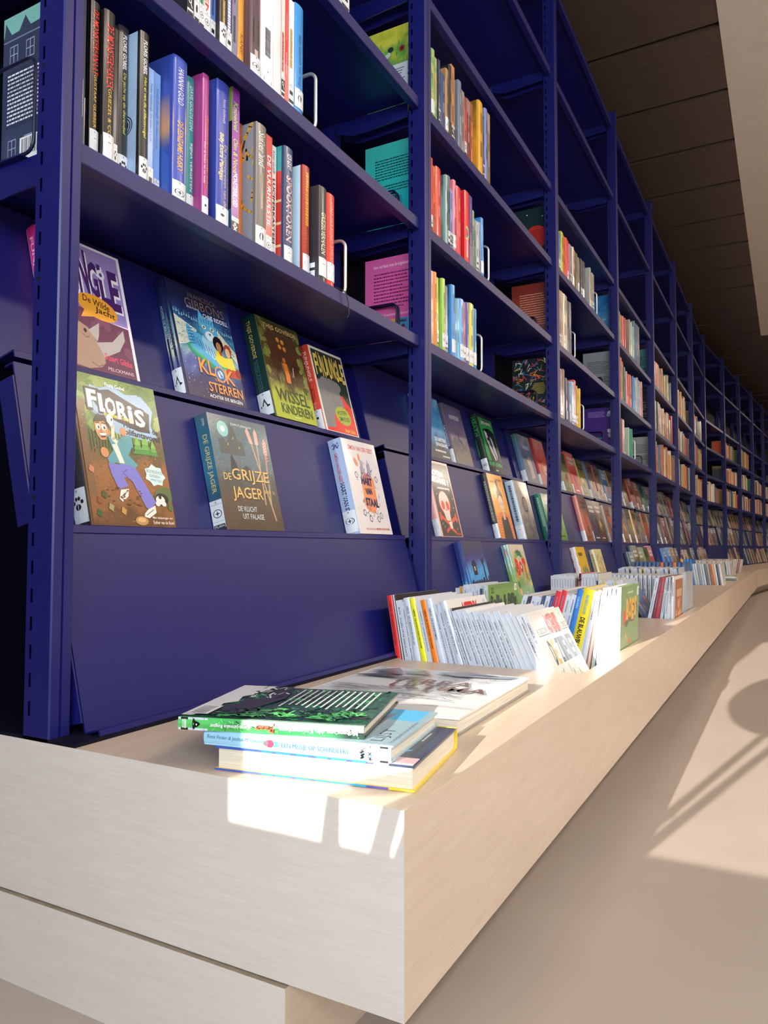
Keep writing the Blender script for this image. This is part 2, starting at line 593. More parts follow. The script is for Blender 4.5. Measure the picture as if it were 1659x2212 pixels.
BIN_X = (0.05, 0.425)
BIN_X1 = [0.425, 0.43, 0.325, 0.39, 0.40, 0.40]
BIN_Y = [(1.355, 1.965), (2.535, 3.13), (3.705, 4.30), (4.935, 5.50), (6.105, 6.67), (7.275, 7.84)]
TT = 0.018
m = MB()
ys = [YE]
for a, b in BIN_Y: ys += [a, b]
ys.append(YP[7])
for i in range(len(ys) - 1):
    y0, y1 = ys[i], ys[i + 1]
    if i % 2 == 0:
        m.box(-0.40, FRONT, y0, y1, BT - TT, BT)
    else:
        m.box(-0.40, BIN_X[0], y0, y1, BT - TT, BT); m.box(BIN_X1[i // 2], FRONT, y0, y1, BT - TT, BT)
bpart('bench_top', m, M['wood_y'])
m = MB(); m.box(-0.40, FRONT, YP[7], YP[7] + 6.9, BT - TT, BT); bpart('bench_top', m, M['wood_y'], True)
for (a, b), x1 in zip(BIN_Y, BIN_X1):
    m = MB(); x0 = BIN_X[0]; zb = 0.113
    m.box(x0 - .006, x0, a, b, zb, BT - TT); m.box(x1 + .0125, x1 + .014, a, b, zb, BT - TT)
    m.box(x0 - .006, x1 + .014, a - .006, a, zb, BT - TT); m.box(x0 - .006, x1 + .014, b, b + .006, zb, BT - TT)
    m.box(x0 - .006, x1 + .014, a - .006, b + .006, zb - .005, zb)
    bpart('book_bin', m, M['wood_y'])
FB = 0.1022


def plan(m, poly, z0, z1):
    """upright board from its outline seen from above, counter-clockwise"""
    n = len(poly)
    m.face([(x, y, z1) for x, y in poly]); m.face([(x, y, z0) for x, y in reversed(poly)])
    for q in range(n):
        (xa, ya), (xb, yb) = poly[q], poly[(q + 1) % n]
        m.face([(xa, ya, z0), (xb, yb, z0), (xb, yb, z1), (xa, ya, z1)])


FE, YF = FRONT + .0005, YE - .0005
m = MB(); plan(m, [(-.40, YF), (FE, YF), (FE - .017, YF + .017), (-.40, YF + .017)], FB, BT - .0002); bpart('end_fascia', m, M['wood_x'])
m = MB(); plan(m, [(FE, YF), (FE, 4.620), (FE - .017, 4.620), (FE - .017, YF + .017)], FB, BT - .0002); bpart('front_fascia', m, M['wood_y'])
m = MB(); m.box(FE - .017, FE, 4.6225, YP[7], FB, BT - .0002); bpart('front_fascia', m, M['wood_y'])
m = MB(); m.box(FRONT - .017, FRONT + .0005, YP[7], YP[7] + 6.9, FB, BT - 0.0008); bpart('front_fascia', m, M['wood_y'], True)
m = MB(); m.box(-0.40, FRONT - .018, YE + .018, YP[7], FB - .001, FB + .004); bpart('underside', m, M['ply_edge'])
m = MB(); m.box(-0.40, FRONT - .018, YP[7], YP[7] + 6.9, FB - .001, FB + .004); bpart('underside', m, M['ply_edge'], True)
m = MB(); plan(m, [(-.40, YE - .004), (.339, YE - .004), (.322, YE + .013), (-.40, YE + .013)], 0, FB - .0025); bpart('plinth_end', m, M['wood_x'])
m = MB(); m.box(-0.40, 0.3385, YE - .0038, YE + .012, FB - .0025, FB - .0012); bpart('plinth_edge', m, M['ply_edge'])
m = MB(); plan(m, [(.339, YE - .004), (.339, YP[7]), (.322, YP[7]), (.322, YE + .013)], 0, FB - .0025); bpart('plinth_front', m, M['wood_y'])
m = MB(); m.box(0.322, 0.339, YP[7], YP[7] + 6.9, 0, FB - .0015); bpart('plinth_front', m, M['wood_y'], True)


# ------------------------------------------------------------------ shelving
def post_mb(wd):
    m = MB(); zt = 2.525; c = 0.0018; g = 0.0016
    # cross-section, counter-clockwise from above, open on the slotted side
    mid = -wd / 2
    sec = [(-c, -wd), (0, -wd + c), (0, mid - g), (-.003, mid - g * .4), (-.003, mid + g * .4), (0, mid + g), (0, -c), (-c, 0), (-.045, 0), (-.045, -wd)]
    for (xa, ya), (xb, yb) in zip(sec, sec[1:]):
        m.face([(xa, ya, 0), (xb, yb, 0), (xb, yb, zt), (xa, ya, zt)])
    m.face([(x, y, zt) for x, y in sec])
    m.face([(x, y, 0) for x, y in reversed(sec)])
    xa, xb = -.0375, -.0337
    m.face([(-.045, -wd, 0), (xa, -wd, 0), (xa, -wd, zt), (-.045, -wd, zt)])
    m.face([(xb, -wd, 0), (-c, -wd, 0), (-c, -wd, zt), (xb, -wd, zt)])
    z = 0.0; k = 0
    hole = 0.028
    while hole + .0165 < zt - .02:
        m.face([(xa, -wd, z), (xb, -wd, z), (xb, -wd, hole), (xa, -wd, hole)])
        z = hole + .0165; hole += .0332; k += 1
    m.face([(xa, -wd, z), (xb, -wd, z), (xb, -wd, zt), (xa, -wd, zt)])
    return m


def holes_mb(wd):
    m = MB(); r = .0031
    m.face([(r * math.cos(t * math.pi / 6), 0, r * math.sin(t * math.pi / 6)) for t in range(12)])
    return m


def shelf_mb(D):
    m = MB()
    p = [(-.295, 0), (-.295, -.003), (-.018, -.003), (-.018, -.024), (-.034, -.024), (-.034, -.0265), (-.0162, -.0265), (-.015, -.0253), (-.015, -.0012), (-.0162, 0)]
    m.prism(p, .003, D - .004)
    m.box(-.2955, -.293, .003, D - .004, -.001, .028)
    return m


def bracket_mb(D):
    out = []
    for y0, y1 in ((.0005, .0028), (D - .0038, D - .0005)):
        m = MB()
        m.prism([(-.255, -.004), (-.255, -.030), (-.20, -.048), (-.047, -.040), (-.047, -.004)], y0, y1)
        out.append(m)
    return out


def panel_mb(t, D):
    (xb, zb), (xt, zt) = PANELS[t]
    zb -= BT; zt -= BT
    L = math.hypot(xt - xb, zt - zb); ux, uz = (xt - xb) / L, (zt - zb) / L
    nx, nz = uz, -ux
    def q(s, n): return (xb + ux * s + nx * n, zb + uz * s + nz * n)
    dp = .024 if t == 3 else .034
    prof = [q(L, 0), q(L, -.018), q(L - .0025, -.018), q(L - .0025, -.0025), q(-.0098, -.0025), q(-.0098, dp - .003), q(-.0185, dp - .0026), q(-.0185, dp),
            q(-.0090, dp), q(-.0075, dp - .0015), q(-.0075, 0)]
    m = MB(); m.prism(prof[::-1], .010, D - .012)
    f = MB(); f.prism([q(.004, 0), q(L - .02, 0), q(L - .02, -.030), q(.004, -.030)], .006, .0085)
    g = MB(); g.prism([q(.004, 0), q(L - .02, 0), q(L - .02, -.030), q(.004, -.030)], D - .0095, D - .007)
    return m, f, g


def bay_data(D, wd):
    d = {}
    d['upright'] = post_mb(wd).data('upright', M['navy'])
    d['peg_hole'] = holes_mb(wd).data('peg_hole', M['black'])
    m = MB(); m.box(-.30, -.262, -wd, 0, 0, 2.525); d['rear_upright'] = m.data('rear_upright', M['navy'])
    d['shelf'] = shelf_mb(D).data('shelf', M['navy'])
    d['bracket'] = [b.data('shelf_bracket', M['navy']) for b in bracket_mb(D)]
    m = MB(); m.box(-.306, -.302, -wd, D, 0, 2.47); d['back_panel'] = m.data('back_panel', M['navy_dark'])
    m = MB(); m.box(-.30, .0445, -wd if wd > .032 else -.03, D, .0, .004); d['base_plate'] = m.data('base_plate', M['navy_dark'])
    d['panel'] = {t: [x.data(n, M['navy']) for x, n in zip(panel_mb(t, D), ('display_panel', 'panel_flange', 'panel_flange'))] for t in (1, 2, 3)}
    return d


DA = bay_data(0.9892, 0.030)
DB = bay_data(1.135, 0.035)
DB_post_only = DB
bays = []
for k in range(NB):
    d = DA if k == 0 else DB
    root = link('bookcase')
    root.matrix_world = bent(k) @ Matrix.Translation((0, YP[k], BT))
    tag(root, 'navy blue steel library bookcase, ' + BAYN[k] + ' of the long row', 'bookcase', 'navy bookcases along the bench')
    up = link('upright', d['upright'], root)
    if k < 4:
        for i in range(1, 9):
            o = link('peg_hole', d['peg_hole'], up); o.location = (-.0356, -(.030 if k == 0 else .035) - .0003, 0.028 + .0332 * 8 * i - .0083)
    link('rear_upright', d['rear_upright'], root)
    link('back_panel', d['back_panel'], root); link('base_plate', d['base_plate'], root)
    for z in SHELF_Z:
        o = link('shelf', d['shelf'], root); o.location = (0, 0, z - BT)
        for b in d['bracket']:
            o = link('shelf_bracket', b, root); o.location = (0, 0, z - BT)
    for t in (1, 2, 3):
        p = link('display_panel', d['panel'][t][0], root)
        link('panel_flange', d['panel'][t][1], p); link('panel_flange', d['panel'][t][2], p)
    if k == NB - 1:
        o = link('upright', DB['upright'], root); o.location = (0, 1.17, 0)
        o = link('rear_upright', DB['rear_upright'], root); o.location = (0, 1.17, 0)
    bays.append(root)
# ------------------------------------------------------------------ shelf rows of the first four bays
# bay, shelf height, [(y, thickness, height, spine depth, colour, hard cover, spine print, label icon, special)]
ROWS = [
(0,1.015,[(0.6628, 0.0148, 0.225, -0.05, '141216', 1, [('DE MONSTERFANAAT', 0.06, 0.5, 'e8402c', 1, 0.62), ('GUSTAAF GLIBBER', 0.5, 0.86, 'd9b23c', 0, 0.3)], 'x'),
 (0.6783, 0.0183, 0.22, -0.042, '17151a', 1, [('DE MONSTERFABRIEK', 0.1, 0.55, 'e8402c', 1, 0.62), ('GRIEZEL & CO', 0.55, 0.88, 'd9b23c', 0, 0.3)], 'x'),
 (0.7053, 0.007, 0.213, -0.052, '202024', 0, [], 'paw'),
 (0.7258, 0.0189, 0.237, -0.068, '2a2b30', 1, [('FLORIS GOBEL', 0.06, 0.3, 'ffffff', 1, 0.34), ('De jacht op de dierendief', 0.32, 0.74, 'd8d860', 0, 0.34)], 'paw'),
 (0.7453, 0.0166, 0.233, -0.046, '24211f', 1, [('FLORIS GOBEL', 0.06, 0.3, 'ffffff', 1, 0.4), ('Het ei van de olifantsvogel', 0.32, 0.74, 'e0e040', 0, 0.4)], 'paw'),
 (0.7729, 0.0106, 0.198, -0.057, '7fa6e0', 0, [('Tonke Goldburgh  De chaos in Loes', 0.12, 0.62, '3a5a9a', 0, 0.5)], 'bar'),
 (0.8016, 0.012, 0.213, -0.075, '86ade6', 0, [('Tonke Goldburgh  De chaos in Loes', 0.12, 0.62, '5a7ab8', 0, 0.5)], 'bar'),
 (0.8163, 0.029, 0.243, -0.052, '3c54b4', 1, [('HANNAH GOLD', 0.08, 0.34, 'ffffff', 0, 0.4), ('DE EENZAME HUSKY', 0.46, 0.82, 'f0b040', 1, 0.42)], 'compass'),
 (0.8622, 0.0164, 0.239, -0.067, '2f8a90', 1, [('DAVE GOLDSTEIN', 0.07, 0.4, 'd8ecec', 0, 0.4), ('BIJNA VERGETEN', 0.5, 0.86, 'ffffff', 0, 0.4)], 'bar'),
 (0.879, 0.0154, 0.248, -0.05, 'a83a86', 1, [('~28', 0.3, 0.85, 'e07040', 1, 0.3), ('Door de bodem van het heelal', 0.5, 0.8, 'f0d0e8', 0, 0.26)], 'q'),
 (0.9117, 0.0314, 0.258, -0.05, '3a49a6', 1, [('Yorick Goldewijk', 0.12, 0.3, 'd8d0ee', 0, 0.26), ('De ruimtereizen van de', 0.45, 0.9, 'd8c8a0', 0, 0.26), ('Billy Extra Plankgas', 0.38, 0.72, 'f0d890', 1, 0.36)], 'q'),
 (0.9572, 0.0189, 0.271, -0.055, '8a3a9e', 0, [('Knoeivel', 0.1, 0.3, 'a0d050', 1, 0.6), ('Olm & Noot', 0.36, 0.6, 'c8e050', 0, 0.6), ('MONSTERBLOED', 0.6, 0.84, 'ffffff', 1, 0.6)], 'x'),
 (0.9963, 0.0074, 0.232, -0.072, 'e07a2a', 0, [], None),
 (1.0042, 0.029, 0.231, -0.042, '7a746e', 1, [('Suikerland', 0.07, 0.36, 'e8e2d8', 0, 0.6), ('~38', 0.42, 0.74, 'a89a80', 0, 0.24)], 'hand'),
 (1.0455, 0.0174, 0.232, -0.051, 'cc3a34', 0, [('DE VUURHULSTIE', 0.18, 0.8, 'ffffff', 1, 0.6)], 'compass'),
 (1.0821, 0.0125, 0.234, -0.066, 'eae4dc', 0, [('Keir Graff', 0.05, 0.25, '4a70b0', 0, 0.6), ('LUCIFERKASTEEL', 0.3, 0.9, '26242a', 1, 0.6)], 'bar'),
 (1.0974, 0.0274, 0.236, -0.05, '3a4a70', 1, [('KEIR GRAFF', 0.06, 0.2, 'ffffff', 1, 0.5), ('SPOOKTOREN', 0.26, 0.84, 'f0b8b0', 1, 0.62)], 'x'),
 (1.1464, 0.0231, 0.22, -0.042, 'a83c28', 1, [('~29', 0.06, 0.6, 'e0a040', 0, 0.5), ('GRAFF', 0.66, 0.8, 'd86040', 0, 0.5)], 'bar'),
 (1.1742, 0.0275, 0.188, -0.024, '33343a', 1, [('GRIEZELVERHALEN', 0.3, 0.78, 'e8e0c0', 1, 0.5)], 'x'),
 (1.2033, 0.0268, 0.186, -0.024, 'e0382a', 1, [('ONTZETTEND SMERIG', 0.1, 0.86, 'f0a090', 0, 0.4)], 'bar')]),
(0,1.303,[(0.8178, 0.0135, 0.093, -0.027, '2c2a30', 0, [], 'q'),
 (0.8339, 0.0109, 0.104, -0.028, 'e6e2da', 0, [('~30', 0.3, 0.9, '282828', 1, 0.6)], 'hand'),
 (0.8472, 0.0111, 0.108, -0.03, '8fbf9f', 0, [], 'compass'),
 (0.8621, 0.0145, 0.113, -0.034, 'efe9e4', 0, [('ASSEN', 0.4, 0.86, 'd84040', 1, 0.6)], 'compass'),
 (0.8825, 0.0117, 0.121, -0.039, '5b7fc8', 0, [], 'bar'),
 (0.8947, 0.017, 0.128, -0.031, '2b2424', 1, [('~39', 0.6, 0.88, 'd0b060', 0, 0.4)], 'paw'),
 (0.9159, 0.0123, 0.132, -0.034, '3c4678', 0, [('~35', 0.4, 0.92, 'e8e8f4', 1, 0.7)], 'bar'),
 (0.936, 0.0138, 0.144, -0.04, '8d86a0', 0, [], None),
 (0.9601, 0.0179, 0.166, -0.049, 'e9a23c', 1, [('KANS!', 0.66, 0.86, 'a04020', 0, 0.4)], None),
 (0.9785, 0.028, 0.169, -0.036, '5c4650', 1, [('~36', 0.44, 0.7, '303020', 1, 0.7), ('~37', 0.76, 0.94, 'd8c8c0', 0, 0.4)], 'compass'),
 (1.0145, 0.0366, 0.195, -0.042, 'e9ecf0', 1, [('~34', 0.4, 0.7, '4a4a58', 1, 0.5)], 'bar'),
 (1.0516, 0.0104, 0.201, -0.024, 'e8d8d0', 0, [('~31', 0.4, 0.8, 'c04a40', 1, 0.6)], 'q'),
 (1.0625, 0.0106, 0.203, -0.024, 'd84a44', 0, [], None),
 (1.0736, 0.0164, 0.206, -0.024, 'f1f0ee', 0, [('~32', 0.3, 0.7, 'c0a040', 1, 0.5)], 'bar'),
 (1.0914, 0.0276, 0.209, -0.024, '2f8fd6', 1, [('haar sterren ver weg', 0.3, 0.82, '1a4a90', 0, 0.4)], 'hand')]),
(0,1.605,[(1.2542, 0.0303, 0.238, -0.024, 'e9e7e4', 0, [('~33', 0.4, 0.9, '202020', 1, 0.6)], 'bar')]),
(1,1.605,[(1.6879, 0.0465, 0.184, -0.024, '5d9a5a', 1, [], None, 'floral'),
 (1.7349, 0.0124, 0.181, -0.024, '35435c', 0, [], None, ''),
 (1.7485, 0.0287, 0.153, -0.024, '33466e', 1, [], None, ''),
 (1.7783, 0.0211, 0.182, -0.024, 'b08a5c', 1, [], None, ''),
 (1.8006, 0.0198, 0.204, -0.024, '23242a', 1, [], None, ''),
 (1.8216, 0.0208, 0.218, -0.024, 'c88a4a', 0, [], None, ''),
 (1.8648, 0.0267, 0.199, -0.024, '6d7a8c', 1, [], None, ''),
 (1.8934, 0.0195, 0.186, -0.024, '9c8d84', 0, [], None, ''),
 (1.9135, 0.0158, 0.178, -0.024, 'd8605a', 0, [], None, ''),
 (1.9307, 0.0283, 0.182, -0.024, '7a3a34', 0, [], None, ''),
 (1.961, 0.0158, 0.184, -0.024, 'd87a4a', 0, [], None, ''),
 (2.0205, 0.0364, 0.226, -0.024, 'e0a838', 1, [], None, 'cov'),
 (2.0583, 0.0119, 0.218, -0.024, '3c4664', 0, [], None, ''),
 (2.0707, 0.0251, 0.228, -0.024, '7488d0', 1, [], None, ''),
 (2.0974, 0.0215, 0.227, -0.024, '8a6a3a', 0, [], None, '')]),
(1,1.303,[(1.6879, 0.0102, 0.197, -0.024, 'c8403c', 0, [], None, ''),
 (1.6992, 0.0152, 0.181, -0.024, 'e0693c', 0, [], None, ''),
 (1.7156, 0.0323, 0.187, -0.024, 'd23c2c', 1, [], None, ''),
 (1.7777, 0.0164, 0.192, -0.024, '8fb4ae', 1, [], None, 'cov'),
 (1.7947, 0.0143, 0.198, -0.024, '3a3a40', 0, [], None, ''),
 (1.8102, 0.0169, 0.169, -0.024, '8d9ad8', 0, [], None, ''),
 (1.8277, 0.0209, 0.201, -0.024, 'd8798c', 1, [], None, ''),
 (1.8504, 0.0327, 0.194, -0.024, 'd2303a', 1, [], None, ''),
 (1.9096, 0.0358, 0.207, -0.024, 'd8262e', 1, [], None, 'rainbow'),
 (1.9474, 0.0218, 0.209, -0.024, '5a3f86', 0, [], None, ''),
 (1.9699, 0.0138, 0.174, -0.024, '5f8a50', 0, [], None, ''),
 (1.9844, 0.0133, 0.152, -0.024, '5a6e70', 0, [], None, ''),
 (1.9991, 0.0199, 0.154, -0.024, 'c8cdd2', 0, [], None, ''),
 (2.0197, 0.0137, 0.16, -0.024, '9aa0ac', 0, [], None, ''),
 (2.0349, 0.0234, 0.178, -0.024, '2f86cc', 1, [], None, '')]),
(1,1.015,[(1.6879, 0.0129, 0.192, -0.024, 'd8a8a0', 0, [], None, ''),
 (1.7014, 0.0191, 0.193, -0.024, 'e58a2c', 1, [], None, ''),
 (1.7211, 0.0105, 0.185, -0.024, 'b8c848', 0, [], None, ''),
 (1.753, 0.0212, 0.193, -0.024, 'a9cf62', 1, [], None, 'cov'),
 (1.7754, 0.0152, 0.18, -0.024, '707478', 0, [], None, ''),
 (1.8156, 0.0243, 0.196, -0.024, '4f97d8', 1, [], None, 'cov'),
 (1.8411, 0.0142, 0.166, -0.024, '4aa6d6', 0, [], None, ''),
 (1.8566, 0.0144, 0.171, -0.024, '58b8dc', 0, [], None, ''),
 (1.8723, 0.0295, 0.175, -0.024, '7fb0ea', 1, [], None, ''),
 (1.9031, 0.0111, 0.174, -0.024, 'c8586a', 0, [], None, ''),
 (1.9148, 0.0245, 0.177, -0.024, '4c58a0', 1, [], None, ''),
 (1.9407, 0.0333, 0.183, -0.024, 'd2cf5c', 1, [], None, ''),
 (1.9747, 0.0216, 0.176, -0.024, '3a86c0', 1, [], None, '')]),
(2,1.605,[(2.8926, 0.0297, 0.158, -0.024, '4f6fb4', 0, [], None),
 (2.9234, 0.04, 0.173, -0.024, 'c4c83e', 1, [], None),
 (2.9659, 0.0298, 0.171, -0.024, 'e0603c', 0, [], None),
 (2.9969, 0.065, 0.179, -0.024, 'e0302a', 1, [], None),
 (3.0646, 0.0395, 0.172, -0.024, 'b8a0a8', 0, [], None),
 (3.1067, 0.0569, 0.18, -0.024, 'd8c096', 1, [], None),
 (3.1664, 0.0306, 0.172, -0.024, '6e6648', 0, [], None),
 (3.1983, 0.0498, 0.167, -0.024, '6a5648', 1, [], None),
 (3.251, 0.035, 0.175, -0.024, '4a4a52', 0, [], None),
 (3.289, 0.0569, 0.183, -0.024, '3a3a36', 1, [], None),
 (3.4171, 0.0479, 0.203, -0.024, '54606a', 1, [], None),
 (3.4666, 0.0409, 0.182, -0.024, 'b8aca0', 0, [], None)]),
(2,1.303,[(2.8926, 0.0273, 0.227, -0.024, 'b89a80', 0, [], None),
 (2.9222, 0.0266, 0.23, -0.024, 'cfb4a0', 0, [], None),
 (2.95, 0.0332, 0.229, -0.024, 'e4dcc8', 1, [], None),
 (2.9845, 0.0263, 0.232, -0.024, 'e0d8c0', 0, [], None),
 (3.012, 0.0293, 0.219, -0.024, '40404a', 0, [], None),
 (3.0426, 0.0377, 0.22, -0.024, '4a4c58', 1, [], None)]),
(2,1.015,[(2.8964, 0.0345, 0.199, -0.024, '8a4a3c', 0, [], None),
 (2.9325, 0.0304, 0.206, -0.024, '5a4440', 0, [], None),
 (2.9645, 0.0508, 0.182, -0.024, '3a4262', 1, [], None),
 (3.0169, 0.0593, 0.178, -0.024, '3f7fc0', 1, [], None),
 (3.0779, 0.0278, 0.183, -0.024, 'a8cce8', 0, [], None),
 (3.1075, 0.0336, 0.196, -0.024, 'd05a4c', 0, [], None),
 (3.1429, 0.0767, 0.177, -0.024, 'e0b82e', 1, [], None)]),
(3,1.605,[(4.0957, 0.0499, 0.188, -0.024, 'c8b060', 0, [], None),
 (4.1461, 0.0424, 0.185, -0.024, 'd8d0b8', 0, [], None),
 (4.1912, 0.0827, 0.184, -0.024, 'cc3038', 1, [], None),
 (4.386, 0.1362, 0.214, -0.024, '9cc4b8', 1, [], None),
 (4.5378, 0.1953, 0.254, -0.024, '3f5f80', 1, [], None)]),
(3,1.303,[(4.114, 0.037, 0.234, -0.024, 'd8704c', 0, [], None),
 (4.1536, 0.0621, 0.241, -0.024, '7ac060', 0, [], None),
 (4.2185, 0.0527, 0.216, -0.024, '3f6a8c', 0, [], None),
 (4.274, 0.1298, 0.193, -0.024, 'e0503c', 1, [], None),
 (4.4067, 0.054, 0.204, -0.024, '40424a', 0, [], None),
 (4.4638, 0.1055, 0.212, -0.024, '4a86c8', 1, [], None),
 (4.5725, 0.0546, 0.212, -0.024, 'c0c8d0', 0, [], None),
 (4.6303, 0.0692, 0.231, -0.024, '9cc0dc', 0, [], None),
 (4.7028, 0.1162, 0.238, -0.024, 'd8a098', 1, [], None)]),
(3,1.015,[(4.114, 0.053, 0.201, -0.024, 'd0543c', 1, [], None),
 (4.1697, 0.0516, 0.19, -0.024, 'd8c8b8', 0, [], None),
 (4.3136, 0.1472, 0.178, -0.024, '4a9a7c', 1, [], None)]),]
SHN = {1.015: 'lowest book shelf', 1.303: 'second book shelf', 1.605: 'third book shelf', 1.90: 'fourth book shelf'}


def shade(h, f):
    return hexmix(h, '000000', 1 - f) if f < 1 else hexmix(h, 'ffffff', f - 1)


def light(h):
    c = [int(h[i:i + 2], 16) for i in (0, 2, 4)]
    return (0.3 * c[0] + 0.6 * c[1] + 0.1 * c[2]) > 120


def spine_print(c, segs, seed, h, t):
    """colour fields and lettering down a spine; x runs from the top down, y across"""
    a = Art(t / h)
    r = random.Random(seed)
    if segs:
        if len(c) == 6 and r.random() < .5:
            a.R(shade(c, .8 if light(c) else 1.18), 0, 0, 100, 9)
        for s in segs:
            txt, f0, f1, tc, b, hh = s
            lanes = [q for q in segs if not (q[2] <= f0 or q[1] >= f1) and q is not s]
            yc = 50
            if lanes: yc = 68 if segs.index(s) < segs.index(lanes[0]) else 32
            a.T(tc, txt, f0 * 90, yc - hh * 50, f1 * 90, yc + hh * 50, 0.018 if b else 0.0)
        return a
    k = r.random()
    ink = shade(c, .35) if light(c) else shade(c, 1.75)
    if k < .35: a.R(shade(c, .72 if light(c) else 1.3), 0, 0, 100 * r.uniform(.08, .3), 100)
    elif k < .6: a.R(shade(c, .8 if light(c) else 1.25), 100 * r.uniform(.6, .75), 0, 100, 100)
    if t > .008:
        ink = hexmix(c, ink, .6)
        y0 = 36
        a.lines(ink, r.uniform(6, 20), y0, r.uniform(34, 48), 66, 1, .8, seed)
        a.lines(ink, r.uniform(50, 54), y0 - 6, r.uniform(70, 80), 72, 1, .9, seed + 1)
    return a


def back_blurb(c, seed, head=None):
    a = Art()
    r = random.Random(seed)
    ink = shade(c, .25) if light(c) else shade(c, 1.7)
    a.G(paint([(0, shade(c, .9)), (100, shade(c, 1.06))], .03, 20, seed * 1.3), 8, 10)
    a.lines(ink, 14, 52, 86, 80, 8, .36, seed)
    a.lines(ink, 14, 32, 86, 46, 4, .36, seed + 3)
    a.R('e9e9e6', 60, 6, 90, 18)
    for i in range(9): a.R('202022', 63 + i * 2.8, 8, 63 + i * 2.8 + r.uniform(.6, 1.7), 17)
    return a


def art_plain(c, seed):
    """a simple painted cover: ground, figure, title band"""
    r = random.Random(seed)
    a = Art()
    c2 = shade(c, .55 if light(c) else 1.5)
    a.G(paint([(0, shade(c, .75)), (45, c), (100, c2)], .035, 28, seed * 2.1), 8, 11)
    warm = r.choice(['d8b070', 'c87048', 'e0d8c8', '506a8a', '7a5a48', 'a8b060', 'c04038'])
    a.E(warm, r.uniform(35, 65), r.uniform(32, 48), r.uniform(14, 26), r.uniform(9, 17), r.uniform(-30, 30), 12, .12)
    a.E(shade(warm, .6), r.uniform(30, 70), r.uniform(24, 40), r.uniform(8, 16), r.uniform(6, 12), r.uniform(-60, 60), 10)
    ink = 'f0ece0' if not light(c) else shade(c, .25)
    a.lines(ink, 14, 70, 88, 90, 2, .62, seed + 5, rag=.1)
    a.lines(ink, 22, 8, 80, 13, 1, .55, seed + 6)
    return a


def art_floral():
    a = Art(0.2)
    a.G(paint([(0, '4a8a50'), (35, '8fbf80'), (60, 'e0b060'), (100, '4f9858')], .09, 60, 4.2), 24, 5)
    r = random.Random(3)
    for i in range(26): a.E(r.choice(['d06a40', 'e8c050', 'f0ead8', '3a7048', 'c84848']), r.uniform(2, 98), r.uniform(8, 92), 1.6, r.uniform(6, 14) * .2, r.uniform(0, 90), 8)
    return a


def special_spine(k, c, h, t):
    a = Art(t / h)
    if k == 'floral': return art_floral()
    if k == 'rainbow':
        for i, cc in enumerate(('e8a030', 'e8e040', '50b060', '4080d0')):
            pts = []
            for j in range(9):
                q = math.pi * j / 8
                pts += [58 + (9 - i * 1.3) * math.cos(q), 20 + (60 - i * 8) * math.sin(q)]
            a.S(cc, 1.5, *pts)
        a.T('f4d8d0', '~40', 66, 24, 92, 60)
        return a
    return None


FIRST = {   # first book of a row, whose back cover shows through the open side of the bay
    (0, 1.015): ('3a4258', 'grey'), (1, 1.605): ('7fae4a', 'garden'), (1, 1.303): ('2fb0ae', 'teal'), (1, 1.015): ('d860a4', 'pink'),
    (2, 1.605): ('1c3038', 'disc'), (2, 1.303): ('8a3a2a', 'rust'), (2, 1.015): ('20262c', 'scribble'),
    (3, 1.605): ('2a78b8', 'sky'), (3, 1.303): ('8a9094', 'slate'), (3, 1.015): ('46287e', 'violet'),
    (4, 1.605): ('4f8f92', 'plain'), (4, 1.303): ('28303a', 'plain'), (4, 1.015): ('b0b4b4', 'plain')}
FIRST_LAB = {'grey': 'slate blue hardcover showing a back cover of houses and windows', 'garden': 'green picture book with a meadow on its back cover',
             'teal': 'turquoise book with black print on its back cover', 'pink': 'pink book with print and small pictures on its back cover',
             'disc': 'dark book with a striped red disc on its back cover', 'rust': 'rust brown book with rows of print on its back cover',
             'scribble': 'black book with a bright scribbled pattern on its back cover', 'sky': 'bright blue book showing a sky back cover',
             'slate': 'grey book with rows of print on its back cover', 'violet': 'violet book with a small ghost on its back cover'}


